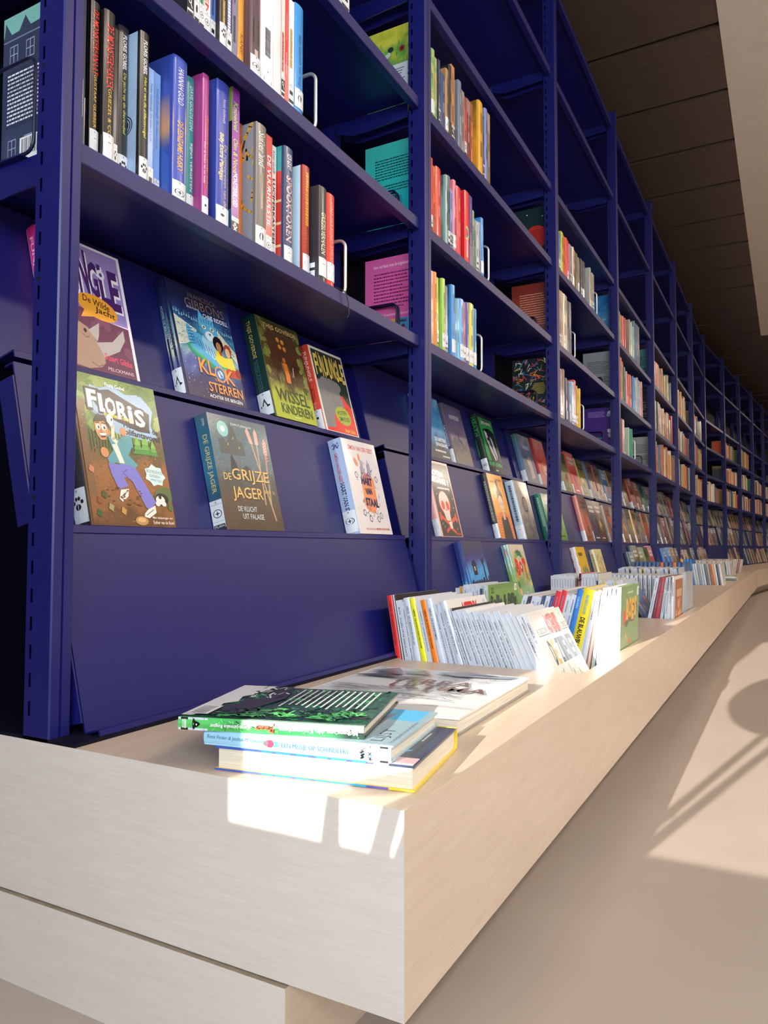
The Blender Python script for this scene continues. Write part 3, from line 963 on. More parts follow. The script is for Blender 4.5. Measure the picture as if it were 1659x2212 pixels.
def first_art(k, c):
    a = Art(1.4)
    if k == 'grey':
        a.G(paint([(0, '3c4660'), (100, '343c54')], .05, 30, 2.0), 10, 14)
        a.P('7fb8ae', 0, 88, 100, 92, 100, 100, 0, 100)
        for x in (5, 34, 62, 86): a.P('3a4258', x - 16, 84, x - 2, 97, x + 12, 84)
        a.R('7c88a0', 0, 84.5, 100, 85.3)
        for x in (16, 40, 64, 84):
            for y in (70, 12):
                a.R('9aa6bc', x - 6, y, x + 6, y + 11); a.R('38415a', x - 5.2, y + .6, x - .5, y + 5.2); a.R('38415a', x + .5, y + .6, x + 5.2, y + 5.2)
                a.R('38415a', x - 5.2, y + 5.8, x - .5, y + 10.4); a.R('38415a', x + .5, y + 5.8, x + 5.2, y + 10.4)
        a.R('303850', 6, 30, 94, 66)
        a.lines('e2e6ee', 8, 32, 96, 64, 13, .42, 5)
        a.R('8fb0ac', 0, 0, 100, 6)
        a.R('f0f0f0', 28, 8, 60, 22)
        for i in range(14): a.R('1c1c22', 31 + i * 2, 11, 31 + i * 2 + (1.2, .6, .9)[i % 3], 21)
    elif k == 'garden':
        a.G(paint([(0, '5fa048'), (70, '6fae50'), (88, 'c8c83c'), (100, 'd8d850')], .07, 40, 6.0), 20, 24)
        r = random.Random(9)
        for i in range(90):
            x, y = r.uniform(2, 98), r.uniform(2, 84); a.S(r.choice(['3f7f38', '8fc860', '4f8f40']), .8, x, y, x + r.uniform(-2, 2), y + 4)
        for x, y, cc in ((66, 74, 'a84030'), (84, 66, 'c05848'), (78, 44, 'e0c030'), (90, 30, 'd8dce8')):
            a.E(cc, x, y, 6, 4, 20, 10, .2); a.E('403028', x, y, 2.5, 2)
        a.P('c8d4d8', 20, 66, 44, 74, 46, 70, 24, 60); a.E('303840', 46, 76, 5, 3); a.E('303840', 26, 62, 5, 3); a.E('303840', 36, 58, 4, 3)
        a.R('dfe6ee', 40, 20, 76, 58)
        a.lines('48505c', 44, 40, 72, 54, 5, .4, 3)
    elif k == 'teal':
        a.G(paint([(0, '18b2b8'), (100, '3ab0a4')], .03, 20, 5.0), 6, 8)
        a.lines('12383c', 18, 60, 96, 84, 8, .45, 8); a.lines('12383c', 18, 46, 90, 55, 3, .45, 12)
        a.R('2a90b0', 36, 8, 66, 40); a.E('e8d0b0', 62, 26, 5, 5); a.E('d05878', 62, 22, 6, 3)
    elif k == 'pink':
        a.R('d860a4', 0, 0, 100, 100)
        a.T('f6dcea', 'Een verhaal met briefgeheimpjes', 16, 88, 88, 93)
        a.lines('6a1848', 16, 42, 88, 84, 11, .4, 4, rag=.3)
        a.T('f6dcea', 'Ook verschenen in deze serie:', 30, 34, 80, 37)
        for x, cc in ((34, 'e8b030'), (12, '58a8c8'), (58, '3f8fc0'), (76, '58b0d0')):
            a.R(cc, x, 8, x + 20, 30)
            a.E('d04878', x + 10, 17, 5, 4); a.E('402838', x + 10, 21, 3, 2); a.lines('4a3020', x + 2, 24, x + 18, 29, 1, .6, x)
    elif k == 'disc':
        a.E('c8342c', 62, 50, 28, 20)
        for i in range(9): a.R('6a1c20', 40, 38 + i * 3, 84, 38.9 + i * 3)
        for x, y in ((20, 80), (78, 84), (40, 90), (86, 72)): a.E('d8dcd0', x, y, 2, 1)
    elif k == 'rust':
        a.G(paint([(0, '5a7a98'), (14, '7a5a58'), (30, '8a4434'), (100, '7e2c22')], .04, 16, 3.0), 8, 12)
        a.lines('d89a80', 20, 30, 92, 84, 14, .35, 6)
    elif k == 'scribble':
        r = random.Random(12)
        for i in range(150):
            x, y = r.uniform(2, 98), r.uniform(2, 98)
            if (x - 66) ** 2 / 500 + (y - 46) ** 2 / 260 < 1: continue
            a.S(r.choice(['e04838', 'e8c038', '40a070', '3880c0', 'f0e8d8', 'e87838', 'd84878']), 1.4, x, y, x + r.uniform(-9, 9), y + r.uniform(-8, 8), x + r.uniform(-12, 12), y + r.uniform(-8, 8))
        a.E('1e2c30', 66, 48, 22, 15)
        for i in range(9): a.R('c8b048', 48 + abs(i - 4) * 1.5, 39 + i * 2.2, 84 - abs(i - 4) * 1.5, 39.8 + i * 2.2)
        a.P('e06828', 50, 4, 96, 4, 96, 24, 80, 16)
    elif k == 'sky':
        a.G(paint([(0, '9cc4e0'), (40, '5a9ccc'), (100, '1c68a8')], .04, 40, 8.0), 8, 12); a.lines('dfe8f0', 20, 20, 80, 48, 7, .3, 3)
    elif k == 'violet':
        a.lines('a890d0', 14, 78, 70, 92, 6, .4, 7); a.E('dfe8f0', 84, 86, 8, 6); a.E('8ac0c0', 80, 82, 6, 4)
        a.R('3a2068', 24, 6, 62, 44); a.E('e0b0c0', 86, 36, 9, 6); a.R('f0e0e8', 76, 42, 96, 50)
        for i, cc in enumerate(('e04040', 'e8a030', 'e8e040', '50b050', '4080d0')): a.R(cc, 24 + i * 7, 28, 31 + i * 7, 31)
    else:
        return back_blurb(c, 5)
    return a


def cover_side(i):
    """back covers of which a strip shows on the first bay's lowest row, and painted spine grounds"""
    a = Art(1.4); sp = None
    r = random.Random(i)
    if i == 4: a.R('a8c4e4', 0, 0, 100, 100); [a.E('202838' if q % 2 == 0 else 'a8c4e4', 82, 42, 13 - q * 1.3, 7 - q * .7) for q in range(9)]
    elif i == 7:
        g = [(0, '4468b8'), (28, '2c48a0'), (42, '3450a0'), (54, 'e0a060'), (62, 'b08880'), (76, '3c54a8'), (100, '3448a0')]
        a.G(paint(g, .05, 6, 2.0), 10, 24)
        a.P('3c60b0', 60, 6, 100, 4, 100, 34, 88, 42, 76, 30)
        sp = [(0, '3444a0'), (30, '3c54b0'), (44, 'd8a070'), (52, '7c7ca8'), (64, '2c4490'), (100, '3c58b0')]
    elif i == 11: a.R('9cb84c', 0, 76, 100, 100); a.R('202428', 0, 20, 100, 78); a.R('2c6c8c', 0, 0, 100, 22); sp = [(0, '8c3ca0'), (30, '9c48a8'), (52, '8c3a9e'), (100, '8a3a9e')]
    elif i == 13:
        a.R('8c9098', 0, 0, 100, 100)
        for q in range(34):
            x, y = r.uniform(50, 100), r.uniform(2, 96); pts = []
            for j in range(5): pts += [x + j * 6 * math.cos(q), y + j * 4 * math.sin(q * 1.7) + j * j * .4]
            a.S(('c89838', 'd0a040', '33343a')[q % 3], 2.6, *pts)
    elif i == 16:
        a.R('3fa8a8', 0, 0, 100, 100); a.R('c83434', 60, 0, 100, 70)
        for y in (8, 26, 44, 60): a.R('e0c890', 58, y + 11, 100, y + 13); a.R('58b8b8', 74, y, 92, y + 9); a.R('2c7078', 82, y, 84, y + 9)
        a.R('d83c38', 80, 70, 100, 80)
    elif i == 17: a.R('7cc8d0', 0, 40, 100, 100); a.R('6c2428', 0, 0, 100, 40); a.R('c8e4f4', 88, 0, 100, 100); a.lines('48989c', 30, 50, 80, 90, 6, .3, 3)
    elif i == 9: a.R('9c3a7c', 0, 0, 100, 100)
    elif i == 18: a.R('2c2e34', 0, 0, 100, 100); a.R('dfe4ea', 66, 2, 98, 12); a.R('dfe4ea', 70, 15, 98, 20); a.lines('3c4048', 70, 3, 96, 11, 3, .4, 2)
    else: return None, None
    return a, sp


def shelf_mat(k, y, z, xs):
    return bent(k) @ Matrix.Translation((xs, y, z))


ends = {}
count = {}
lab_done = set()


def put_shelf_book(k, z, y, t, h, xs, c, hard, segs, ic, special=None, w=None, first=None, detail=2):
    key = (k, z); i = count.get(key, 0); count[key] = i + 1
    seed = int(1000 * z) + 37 * k + 101 * i
    r = random.Random(seed)
    w = w or min(0.175, max(0.12, h * r.uniform(.66, .72)))
    sa = special_spine(special, c, h, t) if special else None
    if sa is None and detail: sa = spine_print(c, segs, seed, h, t)
    ba = None
    if first: ba = first_art(first, c)
    elif detail > 1 and t > .02: ba = back_blurb(c, seed)
    if (k, z) == (0, 1.015) and not first:
        ca, sg = cover_side(i - 1)
        if ca: ba = ca
        if sg: sa.L.insert(0, Art(t / h).G(paint(sg, .02, 3, 2.0, 1.0, 0.0), 20, 1).L[0])
    if special == 'cov': ba = art_plain(c, seed)
    lab = ic
    if lab is None and detail > 1 and k in (1, 2) and r.random() < .6: lab = r.choice(['bar', 'paw', 'compass', 'hat', 'q', 'x', 'bar'])
    b = make_book('book', shelf_mat(k, y, z, xs), w, h, t, c, hard, spine=c, back_art=ba, spine_art=sa, label=lab,
                  acc=FAR if k >= 5 else None,
                  lab_txt='')
    if b is None: return None
    size = 'thin' if t < .0135 else ('thick' if t > .027 else '')
    if first and first in FIRST_LAB:
        lb = FIRST_LAB[first] + ', ' + SHN[z]
    else:
        kind = 'hardcover' if hard else 'paperback'
        lb = ' '.join(x for x in (size, cname(c), kind) if x) + ', ' + ORD[i] + ' along the ' + SHN[z] + ' of the ' + BAYN[k].replace(' by the bench end', '')
    lb = lb if len(lb.split()) < 17 else lb.replace(' hardcover', '').replace(' paperback', '')
    tag(b, lb, 'book', 'books standing on the ' + SHN[z] + ' of the ' + BAYN[k].replace(' by the bench end', ''))
    ends[key] = max(ends.get(key, 0), y + t)
    return b


def wire_loop(name, mw, x0, x1, h, r, mat, parts=1, gap=0.02):
    root = link(name); root.matrix_world = mw
    for p in range(parts):
        m = MB(); c = 0.016; pts = []
        y = p * gap
        pts.append((x0, y, 0.001 + r))
        for cx, cz, a0 in ((x0 + c, h - c, 180), (x1 - c, h - c, 90)):
            for j in range(6):
                a = math.radians(a0 - 18 * j)
                pts.append((cx + c * math.cos(a), y, cz + c * math.sin(a)))
        for cx, cz, a0 in ((x1 - c, c + r, 0),):
            for j in range(6):
                a = math.radians(a0 - 18 * j)
                pts.append((cx + c * math.cos(a), y, cz + c * math.sin(a)))
        pts.append((x0 + .01, y, r + .0005))
        m.tube(pts, r, 8); m.build('wire', M[mat], root, True)
    m = MB(); m.box(x0 + .02, x1 - .02, -.004, gap * parts + .03, .0002, .0016); m.build('foot_plate', M['navy' if mat == 'wire' else 'chrome'], root)
    return root


def split_thick(L):
    out = []
    for e in L:
        y, t, h, xs, c = e[:5]
        n = 1 if t < .042 else int(round(t / .026))
        if n == 1: out.append(e); continue
        for j in range(n):
            r = random.Random(int(y * 1e4) + j)
            cj = c if j == n - 1 else hexmix(c, r.choice(['d8d0c8', '3a4a6a', c, 'a86048', 'e8e0d0', c]), r.uniform(.1, .7))
            out.append((y + t * j / n, t / n * .985, h * r.uniform(.9, 1.0), xs - .004 * (j % 2), cj, e[5], [], None) + tuple(e[8:]))
    return out


for bay, z, L in ROWS:
    key = (bay, z)
    if key in FIRST and bay < 4:
        c, kd = FIRST[key]
        y = L[0][0] - .017
        if bay == 0: put_shelf_book(bay, z, .640, .016, .232, -.05, c, 1, [], None, None, .15, kd)
        else: put_shelf_book(bay, z, YP[bay] + .012, .016, .24 if z > 1.1 else .23, -.026, c, 1, [], None, None, .168, kd)
    last = ends.get(key, 0)
    for e in split_thick(L):
        y, t, h, xs, c, hard, segs, ic = e[:8]
        h = max(h, .19) if bay == 0 and z > 1.2 else h
        if y < last: 
            d = last + .0004 - y; y += d; t -= d
        if t < .005: continue
        put_shelf_book(bay, z, y, t, min(h, .282), xs, c, hard, segs, ic, e[8] if len(e) > 8 else None)
        last = y + t

# purple book lying behind the tower book is the tall one near the end of the first row
put_shelf_book(0, 1.015, 1.148, .0001 + .012, .262, -.165, '5a2c86', 1, [], None, None, .12)

# ---------- further bays
POOL = {1.015: ['d8c8a8', 'b85038', 'e0a040', 'c8b8a0', '806048', '3f6a8c', 'e8e0d0', 'a03830', '607858', 'd87848', '2f4a70', 'e0d0b0'],
        1.303: ['c84038', 'e0d8c8', 'e08840', '506a8c', 'd8c090', '7a8a60', 'e8e4da', '8a4a3a', 'd8b068', '3a3c44', 'c87860', '5a9a8a'],
        1.605: ['c83c34', 'e4743c', 'd8b060', '3c5878', 'a89878', '3a3c40', 'e0d8cc', '7a6a50', '5c8a50', 'b88050', '586a80', 'd0a878']}
FILL = {4: {1.015: (.02, 1.0), 1.303: (.02, .92), 1.605: (.02, .9)}, 5: {1.015: (.02, .9), 1.303: (.02, .86), 1.605: (.02, .72)},
        6: {1.015: (.02, .8), 1.303: (.02, .85), 1.605: (.02, .85)}}
for k in range(4, NB):
    for z in (1.015, 1.303, 1.605):
        if k == 7 and z > 1.1: continue
        if k > 9 and z > 1.4: continue
        r = random.Random(k * 100 + int(z * 10))
        f0, f1 = FILL.get(k, {}).get(z, (.03, r.uniform(.6, .95)))
        y = YP[k] + .01 + f0; end = YP[k] + 1.12 * f1
        base = r.uniform(.19, .225)
        tmin, tmax = (.045, .075) if k == 4 else (.03, .06)
        if k == 4 and (4, z) in FIRST:
            c, kd = FIRST[(4, z)]
            put_shelf_book(4, z, y, .018, .23, -.026, c, 1, [], None, None, .165, kd, 1); y += .02
        while y < end - .03:
            t = r.uniform(tmin, tmax)
            c = r.choice(POOL[z]); c = hexmix(c, r.choice(POOL[z]), r.uniform(0, .35))
            put_shelf_book(k, z, y, t, base * r.uniform(.82, 1.06), -.024 - r.uniform(0, .012), c, 1, [], None, None, None, None, 1 if k < 7 else 0)
            y += t + .0008

# ---------- wire book supports
CH = [(0, 1.303, .118), (0, 1.015, .118), (1, 1.303, .118), (1, 1.015, .118), (2, 1.605, .12), (2, 1.303, .12), (2, 1.015, .12), (3, 1.015, .12)]
for k, z, h in CH:
    o = wire_loop('wire_bookend', shelf_mat(k, ends[(k, z)] + (.046 if k < 2 else .06), z, 0), -.150, -.026, h, .0034, 'chrome')
    tag(o, 'chrome wire bookend closing the ' + SHN[z] + ' row of the ' + BAYN[k].replace(' by the bench end', ''), 'bookend', 'chrome wire bookends')
for k, z in ((0, 1.015), (1, 1.605), (1, 1.303), (1, 1.015), (2, 1.303), (2, 1.015), (3, 1.605), (3, 1.303), (3, 1.015), (4, 1.015)):
    y = YP[k] + (.004 if k else .004)
    o = wire_loop('wire_bookend', shelf_mat(k, y - (.016 if k else .006), z, 0), -.185 if k else -.19, -.090, .100 if k else .13, .0024, 'wire', 2 if k else 1, .012)
    tag(o, 'dark blue wire bookend holding the start of the ' + SHN[z] + ' row, ' + BAYN[k].replace(' by the bench end', ''), 'bookend', 'dark wire bookends')

o = link('loose_cord'); o.location = (-.013, 1.243, 1.014)
m = MB(); m.tube([(-.02, -.035, .0025), (-.004, -.012, .004), (.004, .008, .0), (.0055, .016, -.020), (.005, .018, -.042), (.004, .014, -.050)], .0011, 6)
m.build('cord', M['black'], o)
tag(o, 'thin black cord hanging over the edge of the lowest book shelf, first bay', 'cord')
# ------------------------------------------------------------------ books facing out on the tilted panels
def panel_frame(t):
    (xb, zb), (xt, zt) = PANELS[t]
    L = math.hypot(xt - xb, zt - zb)
    ux, uz = (xt - xb) / L, (zt - zb) / L
    return xb, zb, ux, uz


TIER = {1: 'upper display ledge', 2: 'middle display ledge', 3: 'bottom display panel'}
disp_n = {}


def put_display(t, y, w, h, th, cover, art=None, spine=None, spine_art=None, label=None, text=None, hard=1, lab_txt='', page='paper', s=-.0072, n=.0012):
    k = max(i for i in range(NB) if y > YP[i] - .06)
    xb, zb, ux, uz = panel_frame(t)
    nx, nz = uz, -ux
    o = Vector((xb + ux * s + nx * n, y, zb + uz * s + nz * n))
    mw = bent(k) @ Matrix(((0, nx, ux, o.x), (-1, 0, 0, o.y), (0, nz, uz, o.z), (0, 0, 0, 1)))
    i = disp_n.get((t, k), 0); disp_n[(t, k)] = i + 1
    b = make_book('book', mw, w, h, th, cover, hard, spine=spine or cover, front_art=art, spine_art=spine_art, label=label, lab_txt=lab_txt, page=page, lab_h=.048, lab_z=.006, acc=FAR if k >= 5 else None)
    if b is None: return None
    if text: lb = text
    else: lb = cname(cover) + ' book facing out, ' + ORD[i] + ' on the ' + TIER[t] + ' of the ' + BAYN[k].replace(' by the bench end', '')
    tag(b, lb, 'book', 'books facing out on the display panels')
    return b


def spine_t(h, th, bgs, items):
    a = Art(th / h)
    if bgs: a.G(paint(bgs, .05, 14, 2.0, 1.0, 0.0), 14, 2)
    for txt, f0, f1, yc, hh, c, b in items: a.T(c, txt, f0, yc - hh / 2, f1, yc + hh / 2, b)
    return a


def dabs(a, cols, n, x0, y0, x1, y1, l=3, w=.6, seed=1, slope=0.0):
    r = random.Random(seed); V = []; F = []; C = []
    for i in range(n):
        x, y = r.uniform(x0, x1), r.uniform(y0, y1); t = slope + r.uniform(-.6, .6); k = r.uniform(.5, 1.2) * l
        dx, dy = k * math.cos(t), k * math.sin(t) / a.asp; q = len(V); h = w * r.uniform(.6, 1.3)
        V += [(x, y - h * .35), (x + dx, y + dy - h * .2), (x + dx, y + dy + h * .2), (x, y + h * .35)]
        F.append((q, q + 1, q + 2, q + 3)); C.append(lin(r.choice(cols)))
    return a.add(V, F, C)


def tree(a, x, y, s, c='4f8f3c', c2='7fb850'):
    for i in range(3): a.P(hexmix(c, c2, i / 2), x - s * (1 - i * .22), y + s * i * .45, x + s * (1 - i * .22), y + s * i * .45, x, y + s * (1 + i * .45))


# --- purple rhino cover
a = Art(1.38)
a.R('efeaf2', 0, 0, 100, 100); a.R('9888c4', 0, 43, 96, 98)
a.P('6a3452', 0, 2, 96, 2, 96, 42, 70, 43, 40, 48, 0, 50)
for x, y in ((50, 36), (66, 40), (84, 34), (90, 22), (56, 42)): a.E('7c4660', x, y, 5, 5, 30, 8)
for dx, c, b in ((1.6, 'f4f0fa', .05), (0, '4a2468', .035)):
    for q, (ch, x, y0, y1) in enumerate((('J', 13, 60, 94), ('U', 26, 58, 92), ('N', 39, 60, 95), ('G', 52, 60, 88), ('L', 66, 56, 88), ('E', 79, 54, 86))):
        a.T(c, ch, x + dx, y0 - dx, x + 13 + dx, y1 - dx, b)
a.E('e8e4f0', 70, 80, 5, 4); a.E('50486a', 70, 80, 2, 1.6)
a.E('f0a838', 58, 52, 26, 9, -8); a.P('f0a838', 42, 50, 52, 44, 34, 41)
dabs(a, ['7c4660', '5a2c48', '864e68'], 120, 0, 3, 95, 42, 3, .6, 14)
a.P('b0907c', 0, 8, 14, 4, 34, 3, 50, 6, 56, 10, 56, 18, 48, 26, 40, 34, 24, 38, 10, 46, 0, 50)
a.P('f0a838', 42, 50, 52, 44, 34, 41)
a.T('2a1c10', 'De Wilde', 40, 53, 74, 58, .01, 0, -6); a.T('2a1c10', 'Jacht', 54, 46, 80, 52, .01, 0, -6)
a.P('b0907c', 0, 8, 14, 4, 34, 3, 50, 6, 56, 10, 56, 18, 48, 26, 40, 34, 24, 38, 10, 46, 0, 50)
a.P('b8b0ac', 40, 32, 56, 40, 53, 30, 50, 25); a.P('b8b0ac', 48, 24, 70, 28, 88, 40, 88, 32, 78, 22, 56, 14, 53, 18)
a.E('3a2a24', 36, 31, 2, 1.6); a.S('7c6454', 1, 32, 28, 36, 26, 40, 27); a.S('7c6454', 1, 38, 8, 46, 6, 52, 8)
a.T('e0506c', 'Stuart Gibbs', 56, 12, 92, 17, .02, 0, -4); a.T('e8d8e0', 'PELCKMANS', 58, 5, 92, 7.5)
put_display(1, .700, .153, .222, .022, 'd8cfe0', a, 'e0308c', spine_t(.222, .022, None, [('FUNJUNGLE', 8, 60, 50, 40, 'f6c8dc', .02)]),
            None, 'purple cover with a grey-horned rhino and an orange speech bubble, first bay upper ledge')

# --- blue tiger cover
a = Art(1.4)
a.G(paint([(0, '3a3040'), (18, '40406e'), (34, '5a68a8'), (40, '9ab8b8'), (52, '3f88a0'), (66, '3a7fa4'), (74, '24407c'), (86, '1c2450'), (100, '17193c')], .05, 12, 5.2), 18, 26)
a.P('dfe4d0', 0, 44, 30, 50, 34, 62, 0, 70); a.P('e8dcc0', 66, 62, 100, 42, 100, 52, 72, 68)
r0 = random.Random(2)
for i in range(26):
    x = i * 4; y = 72 - i * .25 + r0.uniform(-1, 1); a.P('8ac0d0', x, y, x + 3, y, x + 1.5, y + 3.4)
for i in range(60): a.E('c8d4e8', r0.uniform(2, 98), r0.uniform(3, 40), .6, .4, 0, 5)
dabs(a, ['5aa4c0', '2c6c90', '88c0d0', '1c4c70', '3c88a8'], 320, 0, 46, 96, 76, 3, .6, 7); dabs(a, ['2c3878', '4858a0', '6c70b8'], 160, 0, 14, 96, 38, 3, .5, 8)
a.E('2a9878', 58, 38, 46, 8.5, -14, 24); a.E('56b888', 58, 39.5, 42, 6.4, -14, 24)
tb, ts, td = '5fb4e0', '2c5c90', 'a8dcf0'
a.E(tb, 36, 50, 20, 9, -18); a.E(tb, 22, 54, 5, 11, 12); a.E(td, 52, 50, 12, 12, 10)
a.P(tb, 40, 72, 44, 82, 50, 76, 60, 76, 66, 81, 67, 71, 72, 64, 66, 58, 60, 55, 48, 56, 40, 62)
a.E('e4f2f6', 56, 60, 8, 4.5); a.P(ts, 54, 62.5, 59, 62.5, 56.5, 60)
for x in (48, 62): a.E('f0ecc0', x, 67, 3.6, 1.6, -16); a.E('203040', x, 67, 1.3, 1.2)
for i in range(9): a.S(ts, 1.0, 22 + i * 4.5, 57 - i * 1.2, 25 + i * 4.5, 50 - i * 1.3)
for i in range(5): a.S(ts, .9, 44 + i * 5, 76 - abs(i - 2), 46 + i * 4, 71); a.S(ts, .9, 40 + i, 66 - i * 2, 45, 65 - i * 2)
for i in range(6): a.S(ts, .9, 18, 48 + i * 2.6, 27, 49 + i * 2.6)
a.E(tb, 46, 40, 9, 3, -20); a.E(tb, 58, 36, 9, 3, -20)
a.E('1c1416', 68, 55, 9, 7); a.E('c08858', 68, 52.5, 4.6, 4.4); a.P('d83c34', 64, 48, 72, 48, 71, 38, 66, 38); a.E('e8d838', 70, 40, 12, 5, -10); a.E('e8d838', 64, 44, 4, 5)
a.E('b04434', 84, 52, 6.5, 5.5); a.E('f0c8a0', 83, 49.5, 4.4, 4.4); a.P('e8dc50', 76, 44, 90, 46, 92, 34, 78, 32); a.E('c84a34', 80, 31, 7, 4); a.E('c84a34', 88, 31, 7, 4); a.E('9a3a2a', 96, 32, 6, 4.5)
a.T('6e5e50', 'FRANCESCA', 30, 90, 78, 94.5); a.T('7a6856', 'GIBBONS', 22, 81, 90, 89); a.T('e8eef8', 'CHRIS RIDDELL', 50, 75.5, 94, 79.5, .01); a.T('c8d0e0', 'illustraties', 24, 80, 44, 82)
for dx, c in ((.8, '5a2c18'), (0, 'f0a050')):
    a.T(c, 'KL', 26 + dx, 24 - dx, 52 + dx, 37 - dx, .015); a.T(c, 'K', 70 + dx, 20 - dx, 86 + dx, 33 - dx, .015); a.T(c, 'STERREN', 36 + dx, 9.5 - dx, 96 + dx, 18 - dx, .012); a.T(c, 'VAN', 49 + dx, 19.5 - dx, 60 + dx, 22.5 - dx)
a.E('e09050', 61, 27, 10, 7.2); a.E('3a78b0', 61, 27, 8, 5.8); a.E('c8e0f0', 61, 27, 5, 3.6)
for q in range(12): a.S('f0c080', .8, 61 + 8.4 * math.cos(q * .52), 27 + 6 * math.sin(q * .52), 61 + 9.6 * math.cos(q * .52), 27 + 6.9 * math.sin(q * .52))
a.S('203868', 1.2, 58, 31, 61, 27, 64, 25); a.S('1c2c60', 1.1, 61, 27, 63, 22)
a.T('f4f4f8', 'ACHTER DE BERGEN', 34, 4, 92, 7, .01)
sp = spine_t(.228, .024, [(0, '17183a'), (22, '1c2c5a'), (36, '3a7fa0'), (55, 'c8dcd8'), (66, 'd0d8a8'), (74, '6a78b0'), (100, '3a3a70')], [('ACHTER DE BERGEN', 22, 50, 26, 22, 'e8f0f8', .01), ('STERREN', 36, 60, 66, 40, '5c5a58', .01), ('GIBBONS', 66, 80, 62, 30, '7a80a8', 0)])
put_display(1, .956, .162, .226, .024, '2a2c4c', a, '20224a', sp, 'hat', 'dark blue cover with a blue tiger and two children, first bay upper ledge', 1, 'GIBB')

# --- brown and lime cover with the walking warrior
a = Art(1.44)
a.G(paint([(0, 'a8b428'), (22, 'b0bc38'), (30, '8a8c38'), (38, '5c4426'), (70, '54301e'), (90, '4c3a22'), (100, '3e4426')], .05, 12, 9.0), 16, 24)
for i in range(40):
    x = r0.choice([r0.uniform(0, 14), r0.uniform(86, 100)]); y = r0.uniform(28, 98); a.E(r0.choice(['6a7030', '80843a', '4a5228', '8c8c48']), x, y, r0.uniform(3, 7), r0.uniform(2, 5), r0.uniform(0, 90), 8)
for i in range(50):
    x = r0.uniform(16, 84); y = r0.uniform(34, 70); a.S('42241a', 1, x, y, x + r0.uniform(-1, 1), y + 7)
dabs(a, ['3c2216', '6c4228', '4a2c1a', '7c5230'], 260, 16, 32, 84, 88, 2.2, .8, 3, 1.5); dabs(a, ['8c9c38', 'c4cc58', '98a030', '787c30'], 220, 0, 2, 96, 34, 2.6, .7, 4, 1.2)
dabs(a, ['5c6430', '9ca050', '3c4424', '747c3c'], 160, 0, 30, 14, 98, 2, .8, 5); dabs(a, ['5c6430', '9ca050', '3c4424', '747c3c'], 160, 84, 30, 97, 98, 2, .8, 6)
for x, y in ((41, 81), (52, 80), (43, 74), (54, 73)): a.E('8a4c1e', x, y, 4.6, 3); a.E('d88c38', x, y + .4, 3.6, 2.3)
a.E('b06a34', 47, 61, 3.6, 2.8); a.P('d8782c', 42, 58, 52, 58, 54, 46, 53, 38, 43, 38, 43, 48); a.E('7a6a40', 41, 53, 2, 6, 10)
a.P('5a4a28', 44, 38, 48, 38, 46, 26, 42, 26); a.P('5a4a28', 49, 38, 53, 38, 57, 27, 53, 27); a.S('6a5a38', 2, 53, 55, 60, 46, 63, 47); a.S('d8d0c0', 1.4, 63, 46, 66, 56)
a.T('e8c878', 'THIJS GOVERDE', 12, 89, 92, 95, .008)
a.T('3c4428', 'WISSEL', 10, 17, 90, 30, .012); a.T('3c4428', 'KiNDEREN', 16, 5.5, 92, 15, .012); a.lines('d8dca0', 44, 2.4, 60, 4, 1, .6, 1)
sp = spine_t(.222, .034, [(0, '10302e'), (100, '123634')], [('THIJS GOVERDE', 5, 42, 46, 34, 'd8b860', .008), ('WISSELKINDEREN', 44, 78, 46, 34, '4a7078', .0)])
put_display(1, 1.193, .151, .222, .034, '6a6428', a, '12332f', sp, 'hat', 'olive cover with an orange-clad warrior under four coins, first bay upper ledge', 1, 'GOVE')

# --- red and dark green cover with the grey animal
a = Art(1.4)
a.R('e8e4da', 0, 0, 100, 100); a.R('2e3c30', 3, 3, 97, 97)
a.P('e83a2c', 3, 3, 97, 3, 97, 36, 84, 42, 74, 50, 62, 46, 40, 58, 3, 62); a.P('8a8886', 3, 58, 20, 66, 46, 66, 66, 64, 74, 60, 74, 56, 66, 52, 70, 46, 72, 36, 66, 30, 46, 30, 34, 22, 30, 8, 3, 6)
a.S('5a5856', .7, 40, 44, 62, 34); a.S('5a5856', .7, 40, 40, 60, 31); a.S('5a5856', .7, 40, 36, 58, 30)
for q, ch in enumerate('FUNJUNGLE'):
    x = 7 + q * 10; y = 70 + (q % 2) * 3 - q * .2
    a.T('20281e', ch, x + .8, y - 4.5, x + 9.8, y + 21, .05); a.T('e8c860', ch, x, y - 3, x + 9, y + 22, .03)
a.E('a8b83c', 62, 24, 24, 11, -4); a.T('38441c', 'POTEN', 46, 25, 74, 30, .02, 0, 8); a.T('38441c', 'OMHOOG!', 46, 17.5, 80, 23, .02, 0, 4)
a.T('f0c838', 'Stuart Gibbs', 58, 5, 90, 9.5, .015)
for i in range(14): a.S('a02018', .8, r0.uniform(36, 92), r0.uniform(6, 30), r0.uniform(36, 92), r0.uniform(6, 30)) if i < 0 else a.E('a02018', r0.uniform(74, 94), r0.uniform(5, 44), .8, 1.2)
sp = spine_t(.21, .022, [(0, 'd84a34'), (100, 'd8503a')], [('FUNJUNGLE', 8, 42, 50, 46, 'f0d8c8', .02), ('POTEN', 50, 64, 50, 40, '8c2820', .02), ('Stuart Gibbs', 66, 84, 50, 34, 'f0c8b8', 0)])
put_display(1, 1.396, .146, .212, .023, 'e4ded2', a, 'd84a34', sp, 'q', 'red and dark green cover with a grey animal, first bay upper ledge', 1, 'GIBB')

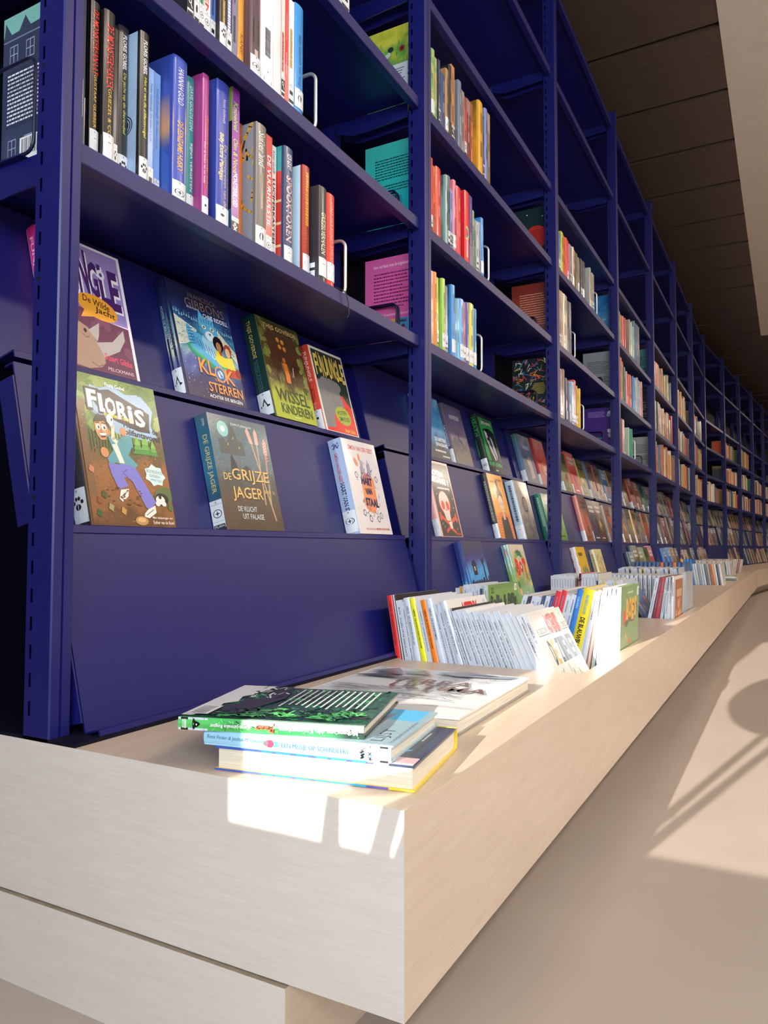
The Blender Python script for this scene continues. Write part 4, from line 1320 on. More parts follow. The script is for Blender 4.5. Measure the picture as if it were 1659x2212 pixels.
# --- forest path cover with the running man
a = Art(1.4)
a.G(paint([(0, '5c3c22'), (14, '8a5a30'), (36, '9a6434'), (44, '7a5a34'), (52, '5a5c34'), (66, '4e6a34'), (86, '5c7834'), (100, '768c40')], .06, 14, 7.0), 20, 28)
a.P('98b8d4', 8, 82, 16, 95, 30, 92, 44, 96, 60, 91, 80, 93, 94, 84, 88, 72, 96, 64, 80, 60, 60, 62, 40, 62, 30, 70, 18, 74)
for i in range(34):
    t = i / 34 * 6.28; a.E(r0.choice(['6a8a3a', '86a04a', '567a34', '94a858']), 52 + 48 * math.cos(t), 79 + 20 * math.sin(t), 7, 4.5, r0.uniform(0, 90), 9, .15)
a.P('7c5a3a', 0, 20, 9, 18, 7, 60, 10, 82, 0, 80); a.P('6c4e32', 82, 36, 92, 36, 100, 70, 88, 64)
for i in range(24): a.S('4a3422', .9, 10 + i * 3.4, 50 + r0.uniform(-3, 3), 10 + i * 3.4, 62)
dabs(a, ['6c4424', 'a8703c', '7c502c', 'b87c48'], 260, 8, 2, 96, 48, 2.6, .6, 11); dabs(a, ['4c6c30', '7c9c48', '3c5828', '98b058'], 220, 0, 46, 97, 66, 2, .7, 12, 1.2); dabs(a, ['4c6c30', '8cac50', '3c5828', 'a4b860'], 180, 0, 66, 97, 99, 2, .7, 13)
a.P('98b8d4', 12, 80, 18, 93, 30, 91, 44, 95, 60, 90, 80, 92, 92, 84, 86, 72, 94, 64, 80, 60, 62, 61, 42, 62, 32, 70, 20, 75)
for x, s in ((66, 7), (76, 8), (86, 6)): tree(a, x, 50, s)
a.P('2a2420', 12, 88, 40, 92, 88, 80, 84, 66, 70, 66, 30, 73, 22, 80)
for q, (ch, x) in enumerate((('F', 13), ('L', 26), ('O', 33), ('R', 47), ('i', 60), ('S', 68))):
    y = 77 - q * 1.5; xe = x + (13 if ch != 'i' else 6); a.T('1c1816', ch, x - 2, y - 1.6, xe + 2, y + 14, .06); a.T('f6f4f0', ch, x, y, xe, y + 12.5, .035)
a.T('e8d060', 'en Meneer Tortellini', 30, 72.2, 66, 75.6, .02, 0, -4)
a.T('f4f4f0', 'Floris Gobel', 36, 93.6, 60, 96.4, .02, 0, -2)
a.T('22262c', 'Het ei van de', 52, 66.4, 96, 70.6, .03, 0, -4); a.T('22262c', 'olifantsvogel', 52, 60.2, 97, 65.6, .03, 0, -4)
for s in (1,):
    a.E('2c2018', 25.5, 67.5, 9.5, 6.6, 10, 14, .14); a.E('c88850', 32, 62, 2.4, 2.2)
    a.P('d89a62', 17, 67, 21, 69.5, 29, 69, 32, 65, 31, 60, 27, 56.5, 22, 56, 18.5, 59, 17, 63); a.P('2c2018', 16, 68, 22, 73, 34, 71, 33, 66, 28, 69, 21, 68)
    a.E('f8f4ee', 21, 64.6, 2.6, 2.0); a.E('f8f4ee', 27.4, 64.8, 2.8, 2.1); a.E('20180f', 21.4, 64.4, 1.0, 1.0); a.E('20180f', 28, 64.5, 1.1, 1.1)
    a.S('2c2018', 1, 18.6, 67.2, 22.6, 67.6); a.S('2c2018', 1, 25.4, 67.8, 30, 67.4); a.S('a86838', .9, 24, 64, 23, 61.6, 25, 61.2)
    a.P('6c2820', 20, 60.6, 30, 61.4, 28, 58, 23, 57.4); a.P('faf6ee', 20.6, 60.4, 29.6, 61.2, 28.6, 59.4, 22.4, 58.9)
    a.P('5a9aa4', 30, 60, 46, 58, 58, 60, 60, 56, 52, 48, 62, 42, 56, 38, 36, 42, 28, 40, 26, 44, 34, 50)
    a.P('e8e0d0', 34, 54, 40, 55, 46, 42, 40, 42); a.P('5a9aa4', 44, 60, 58, 62, 60, 54, 52, 54); a.E('d09058', 50, 64, 4, 3, -20); a.E('d09058', 24, 48, 4.6, 3.4, 40)
    a.S('e8dcc0', 4, 34, 70, 38, 66, 36, 58, 40, 56); a.E('f0ece0', 36, 71, 4, 3.6); a.E('2a2420', 38, 71, 1, 1)
    a.P('7c78c8', 26, 41, 54, 41, 60, 38, 70, 26, 78, 17, 68, 12, 64, 13, 52, 30, 46, 33, 42, 32, 46, 27, 34, 24, 28, 34)
    a.S('5a56a0', .8, 46, 33, 42, 36, 48, 38); a.P('e8e4dc', 36, 24, 46, 25, 44, 20, 36, 16, 33, 18); a.P('e8e4dc', 66, 12, 76, 15, 76, 10, 66, 6, 60, 7, 61, 9)
    a.S('8a8478', 1, 35, 19, 43, 23); a.S('8a8478', 1, 63, 8, 73, 12)
a.E('cfe6e4', 82, 36, 14, 8, -4, 14, .22); a.T('40646c', 'BOORDEVOL', 72, 37.4, 92, 39.6, 0, 0, -4); a.T('40646c', 'DIEREN-', 75, 34.4, 89, 36.4, 0, 0, -4); a.T('40646c', 'WEETJES', 75, 31.4, 90, 33.4, 0, 0, -4)
a.E('5c6c38', 90, 22, 14, 6, 14); a.E('2a221c', 86, 19.4, 9, 4.4); a.E('e4e0d8', 84, 19, 6, 3); a.E('2a221c', 84, 21, 2, 1.4); a.E('e4e0d8', 80, 16.4, 3, 1.8); a.E('e4e0d8', 88, 16.4, 3, 1.8)
for x, y, c in ((10, 16, '8a5030'), (22, 12, '9a9468'), (36, 10, 'c09048'), (8, 8, '3c5c30'), (16, 20, '3c5c30'), (96, 14, '4c6c34'), (6, 36, 'c88060')): a.E(c, x, y, 3.6, 3, 20, 8, .3)
a.E('b88c50', 56, 4, 8, 3); a.E('d8b070', 56, 4.6, 5, 1.6)
for i in range(30): a.E('6c4424', r0.uniform(16, 60), r0.uniform(14, 26), 1.4, .5)
a.T('ece4d0', 'Met tekeningen van', 70, 5.2, 96, 7.4, .01); a.T('ece4d0', 'Esther van de Bund', 70, 2.2, 97, 4.4, .01)
put_display(2, .683, .157, .222, .028, '6a4a2c', a, '20222a', None, 'paw', 'woodland cover with a running man in blue jeans, first bay middle ledge', 1, 'GOBE')

# --- grey-brown cover with three arrows
a = Art(1.28)
a.G(paint([(0, '4e3e2c'), (24, '574636'), (44, '4a4a48'), (56, '5c6c74'), (74, '506c78'), (100, '5c6c70')], .05, 14, 12.0), 18, 24)
dabs(a, ['46525a', '6c7c84', '3c464c', '788c94'], 300, 0, 50, 96, 98, 3.4, .7, 9, .2); dabs(a, ['6c5a44', '48382a', '5c4c3a', '3c3026'], 240, 0, 1, 96, 48, 3.4, .7, 10, .4)
a.E('8ac8c0', 22, 88, 9, 7); a.E('e4f0ec', 22, 88, 3.6, 2.8)
a.P('4c5454', 12, 66, 12, 78, 20, 80, 24, 76, 30, 82, 34, 96, 40, 90, 44, 80, 52, 78, 54, 66)
for x, y in ((26, 74), (36, 80), (44, 72)): a.R('b0a468', x, y, x + 1.6, y + 2)
a.P('28302f', 24, 46, 32, 46, 36, 56, 32, 62, 30, 66, 27, 64, 25, 56); a.P('3c3e3c', 36, 44, 42, 54, 52, 58, 62, 52, 64, 42)
for x0, y0, x1, y1 in ((64, 92, 88, 10), (78, 92, 74, 24), (92, 84, 84, 24)):
    a.S('b89878', 2.2, x0, y0, x1, y1); a.P('d8a898', x0 - 3.4, y0 - 2, x0, y0 + 2, x0 + 3, y0 - 2, x0 + (x1 - x0) * .16 + 3, y0 - 13, x0 + (x1 - x0) * .16 - 3, y0 - 13)
for i in range(8): a.S('d87868', 1.2, 88.5, 82 - i * 2.6, 94, 84 - i * 2.6)
a.T('d8dcd8', 'JOHN FLANAGAN', 36, 92, 72, 95)
for dx, c in ((.7, '241a10'), (0, 'd8b468')):
    a.T(c, 'DE', 10 + dx, 43 - dx, 22 + dx, 49 - dx, .01); a.T(c, 'GRIJZE', 24 + dx, 41 - dx, 88 + dx, 54 - dx, .008); a.T(c, 'JAGER', 20 + dx, 25 - dx, 72 + dx, 38 - dx, .008)
a.T('d8b468', 'BOEK 16', 76, 34, 94, 37); a.T('c8d4d8', 'DE VLUCHT', 24, 16.5, 56, 21, .006); a.T('c8d4d8', 'UIT FALAISE', 30, 10, 66, 14.6, .006)
sp = spine_t(.206, .027, [(0, '48626c'), (20, '2f6a84'), (50, '2f7494'), (70, '2c5c74'), (100, '1c3040')], [('DE GRIJZE JAGER', 18, 68, 50, 46, 'd8c878', .008), ('JOHN', 4, 10, 60, 24, 'e0e4e4', 0)])
put_display(2, .957, .160, .206, .027, '5a4c3e', a, '2a4454', sp, 'compass', 'grey-brown cover with three arrows and a moonlit castle, first bay middle ledge', 0, 'FLAN')

# --- white cover with the blue and orange drawing
a = Art(1.42)
a.G(paint([(0, 'dcd4d0'), (100, 'e0dad8')], .03, 10, 3.0), 4, 6)
a.T('c8403c', 'SIMON VAN DER GEEST', 14, 89, 90, 94, .02)
a.P('e8905c', 30, 30, 34, 58, 52, 66, 74, 60, 72, 34, 58, 22, 40, 24)
for i in range(9): a.S('3a4680', 1.8, 38 + i * 3.6, 62, 40 + i * 3.6, 72 + 8 * math.sin(i * 1.1)); 
for i in range(60):
    t = r0.uniform(0, 6.28); q = r0.uniform(.75, 1.15); x, y = 52 + 26 * q * math.cos(t), 45 + 27 * q * math.sin(t)
    a.S(r0.choice(['3a4680', '4a4c78', 'd87848', '3a4680']), .9, x, y, x + r0.uniform(-5, 5), y + r0.uniform(-4, 4))
for x, y in ((22, 62), (24, 22), (40, 16), (64, 16), (74, 20), (82, 60)): a.E('56588a', x, y, 5, 4, 0, 10, .2); a.E('dcd4d0', x, y, 3, 2.4)
a.E('e09068', 28, 76, 4, 5, 30); a.E('e09068', 40, 82, 3, 4)
a.T('26305c', 'HART', 34, 52, 66, 61, .05, 0, -4); a.T('26305c', 'VAN', 40, 42, 60, 49, .05, 0, 3); a.T('26305c', 'STAAL', 34, 29, 74, 38, .05, 0, -3)
a.T('c86058', 'MET ILLUSTRATIES VAN', 18, 4, 48, 6); a.T('c84840', 'MARTIJN VAN DER LINDEN', 50, 3.6, 92, 6.4, .02)
sp = spine_t(.217, .032, [(0, 'a8bcdc'), (100, 'a4b8d8')], [('SIMON VAN DER GEEST', 15, 46, 46, 26, 'c04c54', .02), ('HART VAN STA-', 46, 82, 50, 34, '26305c', .04)])
for i in range(9): sp.S('34407a', .9, 3 + r0.uniform(0, 8), 20 + r0.uniform(0, 60), 3 + r0.uniform(0, 8), 20 + r0.uniform(0, 60))
put_display(2, 1.380, .150, .217, .033, 'e0dad8', a, 'a8bcdc', sp, 'compass', 'white cover with a blue and orange drawing, first bay middle ledge', 1, 'GEES')

# --- second bay, upper ledge
a = Art(1.35)
a.G(paint([(0, '34383c'), (24, '3a4048'), (34, '3c80b8'), (60, '58a0d0'), (80, '3a78b8'), (100, '78b0d4')], .06, 18, 4.4), 14, 18)
a.T('e8ecf0', 'DE KAPITEIN', 40, 30, 92, 36, .02); a.T('e8ecf0', 'KWAADBAARD', 40, 22, 96, 28, .02); a.lines('d8dce0', 30, 12, 96, 17, 1, .6, 2); a.lines('d8dce0', 60, 5, 96, 9, 1, .6, 3)
put_display(1, 1.946, .157, .205, .024, '34383c', a, '68a8d0', None, None, 'blue cover with white lettering over a dark foot, second bay upper ledge')
a = Art(1.42)
a.G(paint([(0, '6c645c'), (24, '706860'), (36, '4c4a54'), (46, '8a7888'), (70, '70648c'), (100, '56506c')], .05, 16, 6.6), 12, 16)
a.T('d8d8dc', 'NACHTREIZIGER', 22, 77, 78, 84, .03); a.E('2a2630', 48, 48, 2.4, 6); a.E('2a2630', 54, 42, 10, 3, -20); a.E('2a2630', 48, 54, 2.4, 1.8); a.S('2a2630', 1, 44, 46, 56, 44)
put_display(1, 2.148, .147, .208, .021, '6c645c', a, '5a5470', spine_t(.208, .021, None, [('NACHTREIZIGER', 36, 70, 50, 40, 'c8c8d4', .02)]), 'bar', 'mauve grey cover with a small dark cyclist, second bay upper ledge')
a = Art(1.42)
a.R('1c2420', 0, 0, 100, 100); a.R('2c9848', 5, 20, 95, 96); a.P('1c2420', 30, 94, 80, 92, 76, 84, 34, 86)
a.T('eceee8', 'JACK HEATH', 22, 84, 82, 91, .03); a.P('1a1e1e', 20, 76, 60, 80, 92, 74, 92, 20, 30, 20)
a.P('c8c8d4', 26, 74, 40, 72, 52, 46, 66, 26, 58, 24, 42, 40, 30, 56); a.P('b8b8c8', 56, 66, 70, 62, 78, 34, 74, 26, 62, 40)
a.E('1a1e1e', 40, 60, 6, 3); a.S('70747c', 1.4, 46, 54, 60, 34); a.S('70747c', 1.4, 34, 64, 46, 50)
a.R('14181a', 4, 4, 96, 22); a.T('3cb45c', 'BLIJF LEVEN', 8, 12, 92, 20, .04); a.lines('e8e8e4', 40, 5, 64, 8, 1, .7, 2)
sp = spine_t(.219, .024, None, [('HEATH', 4, 38, 50, 60, '2a9048', .05)]); sp.R('2c9848', 42, 0, 72, 100); sp.E('14181a', 47, 50, 3, 26)
put_display(1, 2.437, .156, .219, .024, '1c2420', a, '1a221e', sp, 'compass', 'green and black cover with pale torn faces, second bay upper ledge')
a = art_plain('4a5a80', 31); a.L = a.L[:2]; a.T('c8d4e8', '~15', 26, 70, 80, 80, .03); a.P('b09ca0', 40, 10, 76, 14, 70, 56, 50, 60)
put_display(1, 2.876, .157, .208, .022, '4a5878', a, '58708c', spine_t(.208, .022, [(0, '3f7c50'), (30, '4a7090'), (100, '7c9cc0')], []), 'bar', 'blue cover with a green-topped spine, third bay upper ledge')
a = art_plain('c03a2c', 33); a.L = a.L[:1]; a.E('d8a070', 60, 40, 22, 15); a.E('b84030', 60, 40, 17, 11.5); a.E('e0b890', 60, 40, 8, 6)
put_display(1, 3.072, .160, .216, .024, 'b8382a', a, 'a42c30', spine_t(.216, .024, None, []), 'bar', 'red cover with a tan ring, third bay upper ledge')

# --- second bay, middle ledge
a = Art(1.5)
a.R('e8b0a4', 0, 0, 100, 100); a.R('3a3632', 2, 2, 96, 97)
a.T('f0ece4', 'BOTEN', 8, 80, 66, 88, .06, 0, -4); a.T('f0ece4', 'BEGANG! 1', 6, 70, 84, 79, .06, 0, -4); a.lines('f0ece4', 24, 63, 88, 66, 1, .8, 4)
a.E('e05030', 44, 45, 27, 16); a.E('f0e0d4', 44, 46, 24, 14.5); a.P('f0e0d4', 30, 36, 60, 36, 58, 22, 36, 22)
a.E('e05030', 34, 42, 8, 6); a.E('e05030', 56, 42, 8, 6); a.P('e05030', 42, 35, 50, 35, 46, 39)
for i in range(5): a.S('c8b8ac', .8, 38 + i * 4.4, 22, 38 + i * 4.4, 33)
a.S('e05030', 7, 12, 28, 46, 18, 84, 27); a.S('e05030', 6, 26, 8, 46, 14, 70, 7)
for x, y in ((12, 30), (11, 25), (85, 29), (86, 24)): a.E('e05030', x, y, 4.4, 3.4)
a.P('f0e0d4', 44, 20, 60, 22, 58, 12, 48, 12)
for x, y in ((80, 62), (88, 52), (16, 56), (20, 14), (80, 12), (84, 40), (14, 18)): a.E('e8c8b8', x, y, 2, 1.4, 0, 6, .4)
a.T('e05030', '~17', 70, 4, 92, 7)
put_display(2, 1.841, .147, .222, .020, 'e8b0a4', a, 'e8b0a4', None, 'bar', 'black cover with a white skull and orange crossbones, second bay middle ledge')
a = Art(1.44)
a.G(paint([(0, 'e8a030'), (100, 'e8a830')], .04, 10, 5.5), 6, 8)
for i in range(16):
    t = math.pi * (i + .5) / 16; a.S('f0d8a0', 1.2, 54 + 22 * math.cos(t), 62 + 18 * math.sin(t), 54 + 32 * math.cos(t), 62 + 27 * math.sin(t))
a.P('e07830', 0, 0, 100, 0, 100, 36, 70, 42, 40, 42, 0, 36)
for i in range(9): a.S('f0a848', 1.2, 4, 4 + i * 4, 26, 2 + i * 4.4); a.S('f0a848', 1.2, 74, 2 + i * 4.4, 97, 4 + i * 4)
a.P('2c2622', 24, 0, 84, 0, 76, 34, 64, 36, 58, 30, 48, 30, 42, 36, 32, 32); a.P('dcb890', 48, 30, 60, 30, 60, 44, 70, 50, 70, 62, 38, 62, 38, 50, 48, 44)
a.E('e4c4a0', 54, 55, 16, 13); a.P('2c2622', 36, 60, 40, 72, 48, 78, 44, 88, 54, 94, 58, 82, 62, 76, 70, 70, 72, 58, 66, 66, 52, 68, 42, 64)
a.S('3a2c24', 1, 44, 57, 50, 56); a.S('3a2c24', 1, 58, 56, 64, 57); a.E('201814', 47, 54, 2, 1.2); a.E('201814', 61, 54, 2, 1.2); a.S('a05848', 1.4, 50, 46, 58, 46)
a.T('b86820', '~12', 58, 90, 92, 94, .0); a.lines('b86820', 10, 86, 40, 90, 1, .6, 4)
put_display(2, 2.309, .150, .226, .020, 'e8a030', a, '30302e', spine_t(.226, .02, [(0, '28282a'), (100, '3a3430')], [('~11', 12, 74, 50, 40, 'c8c8b8', .02)]), 'bar', 'orange-yellow cover with a topknot portrait, second bay middle ledge')
a = Art(1.4)
a.G(paint([(0, '4c4844'), (12, '6c685e'), (50, 'b0a494'), (100, 'bcb0a4')], .06, 26, 14.0), 12, 16)
for i in range(46): 
    x, y = r0.uniform(10, 90), r0.uniform(16, 92); a.S('4e565c', .9, x, y, x + r0.uniform(-7, 7), y + r0.uniform(-6, 6))
for i in range(7): a.E('484c50', 50, 60, 20 - i * 2, 14 - i * 1.6, 0, 16) if i == 0 else a.E(('b8ac9c', '484c50')[i % 2], 50, 60, 20 - i * 2.6, 14 - i * 1.9, 0, 16)
for x, y in ((46, 30), (54, 24)): a.S('35383a', 3, x, y, x, y + 8)
put_display(2, 2.539, .152, .217, .032, 'aca090', a, 'b8d0dc', spine_t(.217, .032, None, [('~13', 8, 70, 50, 36, '48586c', .03)]), 'x', 'stone grey cover with a pale blue spine, second bay middle ledge')
put_display(2, 2.869, .155, .192, .026, '4a9c58', art_plain('509a50', 8), '2f9a78', spine_t(.192, .026, None, [('~14', 8, 70, 50, 40, 'd0e8d8', .03)]), None, 'green cover with a teal spine, third bay middle ledge')

# --- second bay, bottom panel
a = Art(1.42)
a.G(paint([(0, '2c3456'), (44, '3c88c8'), (62, '58a8dc'), (74, '4c6cb0'), (80, '38386c'), (100, '34324e')], .04, 10, 3.3), 12, 18)
for i in range(60): a.E(r0.choice(['2a2c4c', '343a5c']), r0.uniform(0, 100), r0.uniform(40, 56) - abs(i - 30) * .3, 6, 4, r0.uniform(0, 90), 8)
a.P('2a2a44', 76, 30, 84, 30, 84, 74, 98, 82, 68, 82, 78, 70); a.P('262640', 24, 60, 42, 60, 42, 71, 47, 71, 33, 82, 20, 71, 25, 71); a.R('e8d878', 31, 65, 36, 70)
for i in range(30): a.S('5048a0', 1, r0.uniform(6, 96), r0.uniform(78, 84), r0.uniform(6, 96), r0.uniform(78, 84)) if i < 8 else a.E('4a4490', r0.uniform(4, 96), 80 + r0.uniform(-3, 3), 3, 2)
put_display(3, 1.872, .150, .240, .0235, '34324e', a, '2a3a86', spine_t(.24, .03, [(0, '24306c'), (36, '26367c'), (44, '3c9ae0'), (100, '4aa4e4')], [('~16', 46, 78, 50, 34, '78c890', .02)]), None,
            'dark blue cover with a lit birdhouse and trees, standing low in the second bay')
a = Art(1.42)
a.G(paint([(0, '6a8a4c'), (40, '7ca060'), (70, 'c8b890'), (100, 'd8c8b4')], .08, 30, 8.1), 12, 16)
for i in range(26):
    t = i / 26 * 6.28; a.E(r0.choice(['d89040', '5c9048', '8ab058', 'e0b060', '3f7c5c']), 50 + 44 * math.cos(t), 44 + 44 * math.sin(t), 7, 5, r0.uniform(0, 90), 8)
a.T('5a5248', 'DAVE AGATS', 30, 87, 72, 91, .01); a.T('d83830', 'B', 16, 56, 38, 80, .06); a.E('d83830', 50, 68, 11, 9, 0, 12, .15); a.T('d83830', 'T', 64, 50, 86, 80, .06); a.E('f0d8c0', 50, 68, 3.5, 3)
a.E('5c7884', 48, 24, 12, 11); a.E('a8b8b8', 48, 28, 8, 6); a.E('38444c', 45, 29, 2, 2); a.E('38444c', 53, 29, 2, 2); a.E('e8a838', 76, 22, 6, 9)
put_display(3, 2.250, .148, .232, .023, '7c9c60', a, '6aa860', spine_t(.232, .028, [(0, 'e0e0e8'), (14, '68a8d8'), (30, 'e8e4dc'), (36, '6cb060'), (60, 'c8a050'), (100, '5aa050')], [('~20', 6, 16, 50, 50, 'd84848', .05)]), None,
            'jungle green cover with three big red letters, standing low in the second bay')
a = Art(1.4)
a.R('e4b82c', 0, 0, 100, 100); a.T('4a3a18', '~18', 14, 82, 60, 90, .02)
for i in range(30): a.E(r0.choice(['5a9c8c', '3c8c94', 'd8a030']), r0.uniform(14, 90), r0.uniform(36, 64), 8, 5, r0.uniform(0, 90), 7, .3)
for i in range(12): a.E('e8a838', r0.uniform(10, 90), r0.uniform(6, 30), 10, 7, 0, 9, .2)
sp = Art(.1)
sp.R('e8e4e0', 0, 0, 100, 100)
for i in range(5): sp.P('e05038', 4 + i * 16, 0, 12 + i * 16, 0, 20 + i * 16, 100, 12 + i * 16, 100)
sp.E('4aa0d0', 88, 50, 8, 60, 0, 12)
put_display(3, 3.079, .150, .225, .023, 'e4b82c', a, 'e8e4e0', sp, None, 'yellow cover with a red and white striped spine, standing low in the third bay')
a = Art(1.4)
a.G(paint([(0, 'd8c87c'), (100, 'e0d49c')], .04, 20, 5.0), 6, 8)
for i in range(36): a.E(r0.choice(['d88858', 'c8a860', '98b4a0', 'e0b070']), r0.uniform(14, 92), r0.uniform(8, 90), 6, 5, 0, 8)
put_display(3, 3.402, .146, .215, .022, 'dcd090', a, 'd8d09c', spine_t(.215, .026, None, [('~19', 10, 62, 50, 50, '8c8060', .03)]), None, 'cream cover with speckled flowers, standing low in the third bay')

# --- books seen between the further posts: tier, y, height, colour, spine colour
FAR_D = [(1, 3.450, .205, 'a09a6c', '8c8c60'), (1, 3.622, .222, 'd03c30', 'd8483c'), (1, 3.795, .205, 'a89c58', 'b0a86c'), (1, 3.995, .21, 'a88c7c', '4a6c9c'), (1, 4.175, .21, 'b89c84', 'b03c3c'), (1, 4.352, .20, '3c70a0', '3c70a0'),
         (1, 4.53, .21, 'b08c58', '9c8868'), (1, 4.70, .21, '987c58', '5c6878'), (1, 4.90, .22, '907460', 'a8b8cc'), (1, 5.19, .235, 'a0442c', 'a84c30'), (1, 5.40, .21, 'b06040', '8c4030'), (1, 5.62, .21, '6c8c84', '3c5850'), (1, 5.84, .21, '4c6c5c', '3f6450'), (1, 6.06, .22, '8c5450', 'a04c50'),
         (2, 2.99, .20, '7cb848', '7cb848'), (2, 3.483, .225, 'b87048', 'e08c80'), (2, 3.645, .21, '4c4440', '3c3836'), (2, 3.790, .215, '74543c', '6c5848'), (2, 4.02, .205, 'd0744c', 'c8b8a8'), (2, 4.20, .205, 'a89870', '8c8c80'), (2, 4.40, .205, 'b89068', '4a5c6c'), (2, 4.60, .21, 'a88c5c', '384858'), (2, 4.80, .215, 'b8946c', 'd8c078'), (2, 4.955, .205, 'a8a098', '405064'),
         (2, 5.18, .21, 'd8703c', 'c86c44'), (2, 5.40, .215, 'a88c70', '9c8870'), (2, 5.62, .21, '5c6070', '484c60'), (2, 5.84, .215, '9c9080', 'a89c8c'), (2, 6.06, .21, '8c4048', '7c3840'),
         (3, 4.19, .20, '486878', '44586c'), (3, 4.335, .235, '5c5844', '486068'), (3, 4.50, .225, '6c7444', '586438'), (3, 4.70, .225, '7c8c4c', '5c7044'), (3, 4.86, .235, 'b84c58', 'd87888'), (3, 5.45, .22, '2c68b8', '3c78c8'), (3, 5.66, .225, '3888d8', '3080d0'), (3, 5.86, .225, '8c6c58', 'a0704c'), (3, 6.06, .22, '5c4438', '644c40')]
for t, y, h, c, cs in FAR_D:
    put_display(t, y, .150, h, .022, c, art_plain(c, int(y * 100)), cs, spine_t(h, .024, None, []), 'bar' if t < 3 else None)
FPOOL = ['6c5c50', '8c7864', '4c5464', '7c4c44', 'a08c70', '5c6c60', '3c4658', '987454', 'b0a494', '6c3c3c', '58704c', '9c6c4c', '50485c']
for k in range(5, NB):
    for t in (1, 2, 3):
        r = random.Random(k * 10 + t)
        y = YP[k] + .03
        while y < YP[k] + .97:
            if k == 7 and t == 3: break
            c = r.choice(FPOOL); c = hexmix(c, r.choice(FPOOL), r.random() * .5)
            if k == 5 and t == 1 and y > YP[k] + .5: c = '8c1c18'
            if k == 7 and t == 1 and y < YP[k] + .1: c = '3c80c8'
            if r.random() < .85:
                put_display(t, y, .148, r.uniform(.2, .23), .024, c, art_plain(c, int(y * 100) + t) if k < 9 else None, hexmix(c, 'd8d0c8', r.random() * .6), None, None)
            y += r.uniform(.175, .24)

o = FAR.build('distant_books', M['print'])
tag(o, 'many small books filling the shelves and ledges of the furthest bays', 'book', None, 'stuff')
# ------------------------------------------------------------------ comic albums in the sunken bins, and the books lying on the bench
BIN_FLOOR = .1132
bin_n = {}
BINN = ['first book bin', 'second book bin', 'third book bin', 'fourth book bin', 'fifth book bin', 'sixth book bin']


def put_comic(g, row, x, y, lean, t, h, c='e4e8ec', spine=None, segs=None, art=None, w=.222, hard=1, text=None, zf=BIN_FLOOR, detail=1, ink='3a4a64'):
    """x is where the spine's shelf-side edge crosses the bench top; a positive lean tips the top towards the bookcase"""
    th = math.radians(lean)
    def sky_tint(q): return hexmix(q, '8fa6c8', .24) if (light(q) and max(int(q[0:2], 16), int(q[4:6], 16)) - int(q[4:6], 16) < 14 and q[:1] in 'def' and q[4:5] in 'def') else q  # white spines tinted bluish: skylit shade put into the colour
    c = sky_tint(c) if art is None else c; spine = sky_tint(spine or c)
    xf = x + (BT - zf) * math.tan(th)
    zz = zf + (t * math.sin(-th) if lean < 0 else 0)
    mw = (BEND if y > YP[7] else Matrix.Identity(4)) @ Matrix.Translation((xf, y, zz)) @ Matrix.Rotation(-th, 4, 'Y') @ Matrix.Rotation(-math.pi / 2, 4, 'Z')
    key = (g, row); i = bin_n.get(key, 0); bin_n[key] = i + 1
    sa = Art(t / h)
    if segs:
        # only the upper part of a spine stands above the bin, and the print sits there
        for txt, f0, f1, hh, tc, b in segs: sa.T(tc, txt, 1.5 + f0 * .5, 50 - hh * .46, 1.5 + f1 * .52, 50 + hh * .46, b)
    elif detail:
        r = random.Random(i * 7 + g * 31 + row)
        sa.lines('7c8696', 4, 36, 15, 64, 1, .8, i); sa.lines('7c8696', 17, 36, r.uniform(28, 42), 64, 1, .8, i + 50, rag=.0)
    b = make_book('comic_album', mw, w, h, t, c, hard, back=c, spine=spine or c, front_art=art, spine_art=sa, mat='print')
    col = cname(spine or c)
    tag(b, text or (col + '-spined comic album, ' + ORD[min(i, 37)] + ' from the bookcase side, ' + ('front' if row == 0 else 'rear') + ' row of the ' + BINN[g]), 'comic',
        'comic albums in the bench bins')
    return b


def top_logo(c='d83028'):
    a = Art(1.31); a.R('e6e2dc', 0, 0, 100, 100); a.T(c, 'ASTERIX', 30, 87, 72, 97, .06, .1); a.R('c8d0d4', 88, 92, 96, 97)
    return a


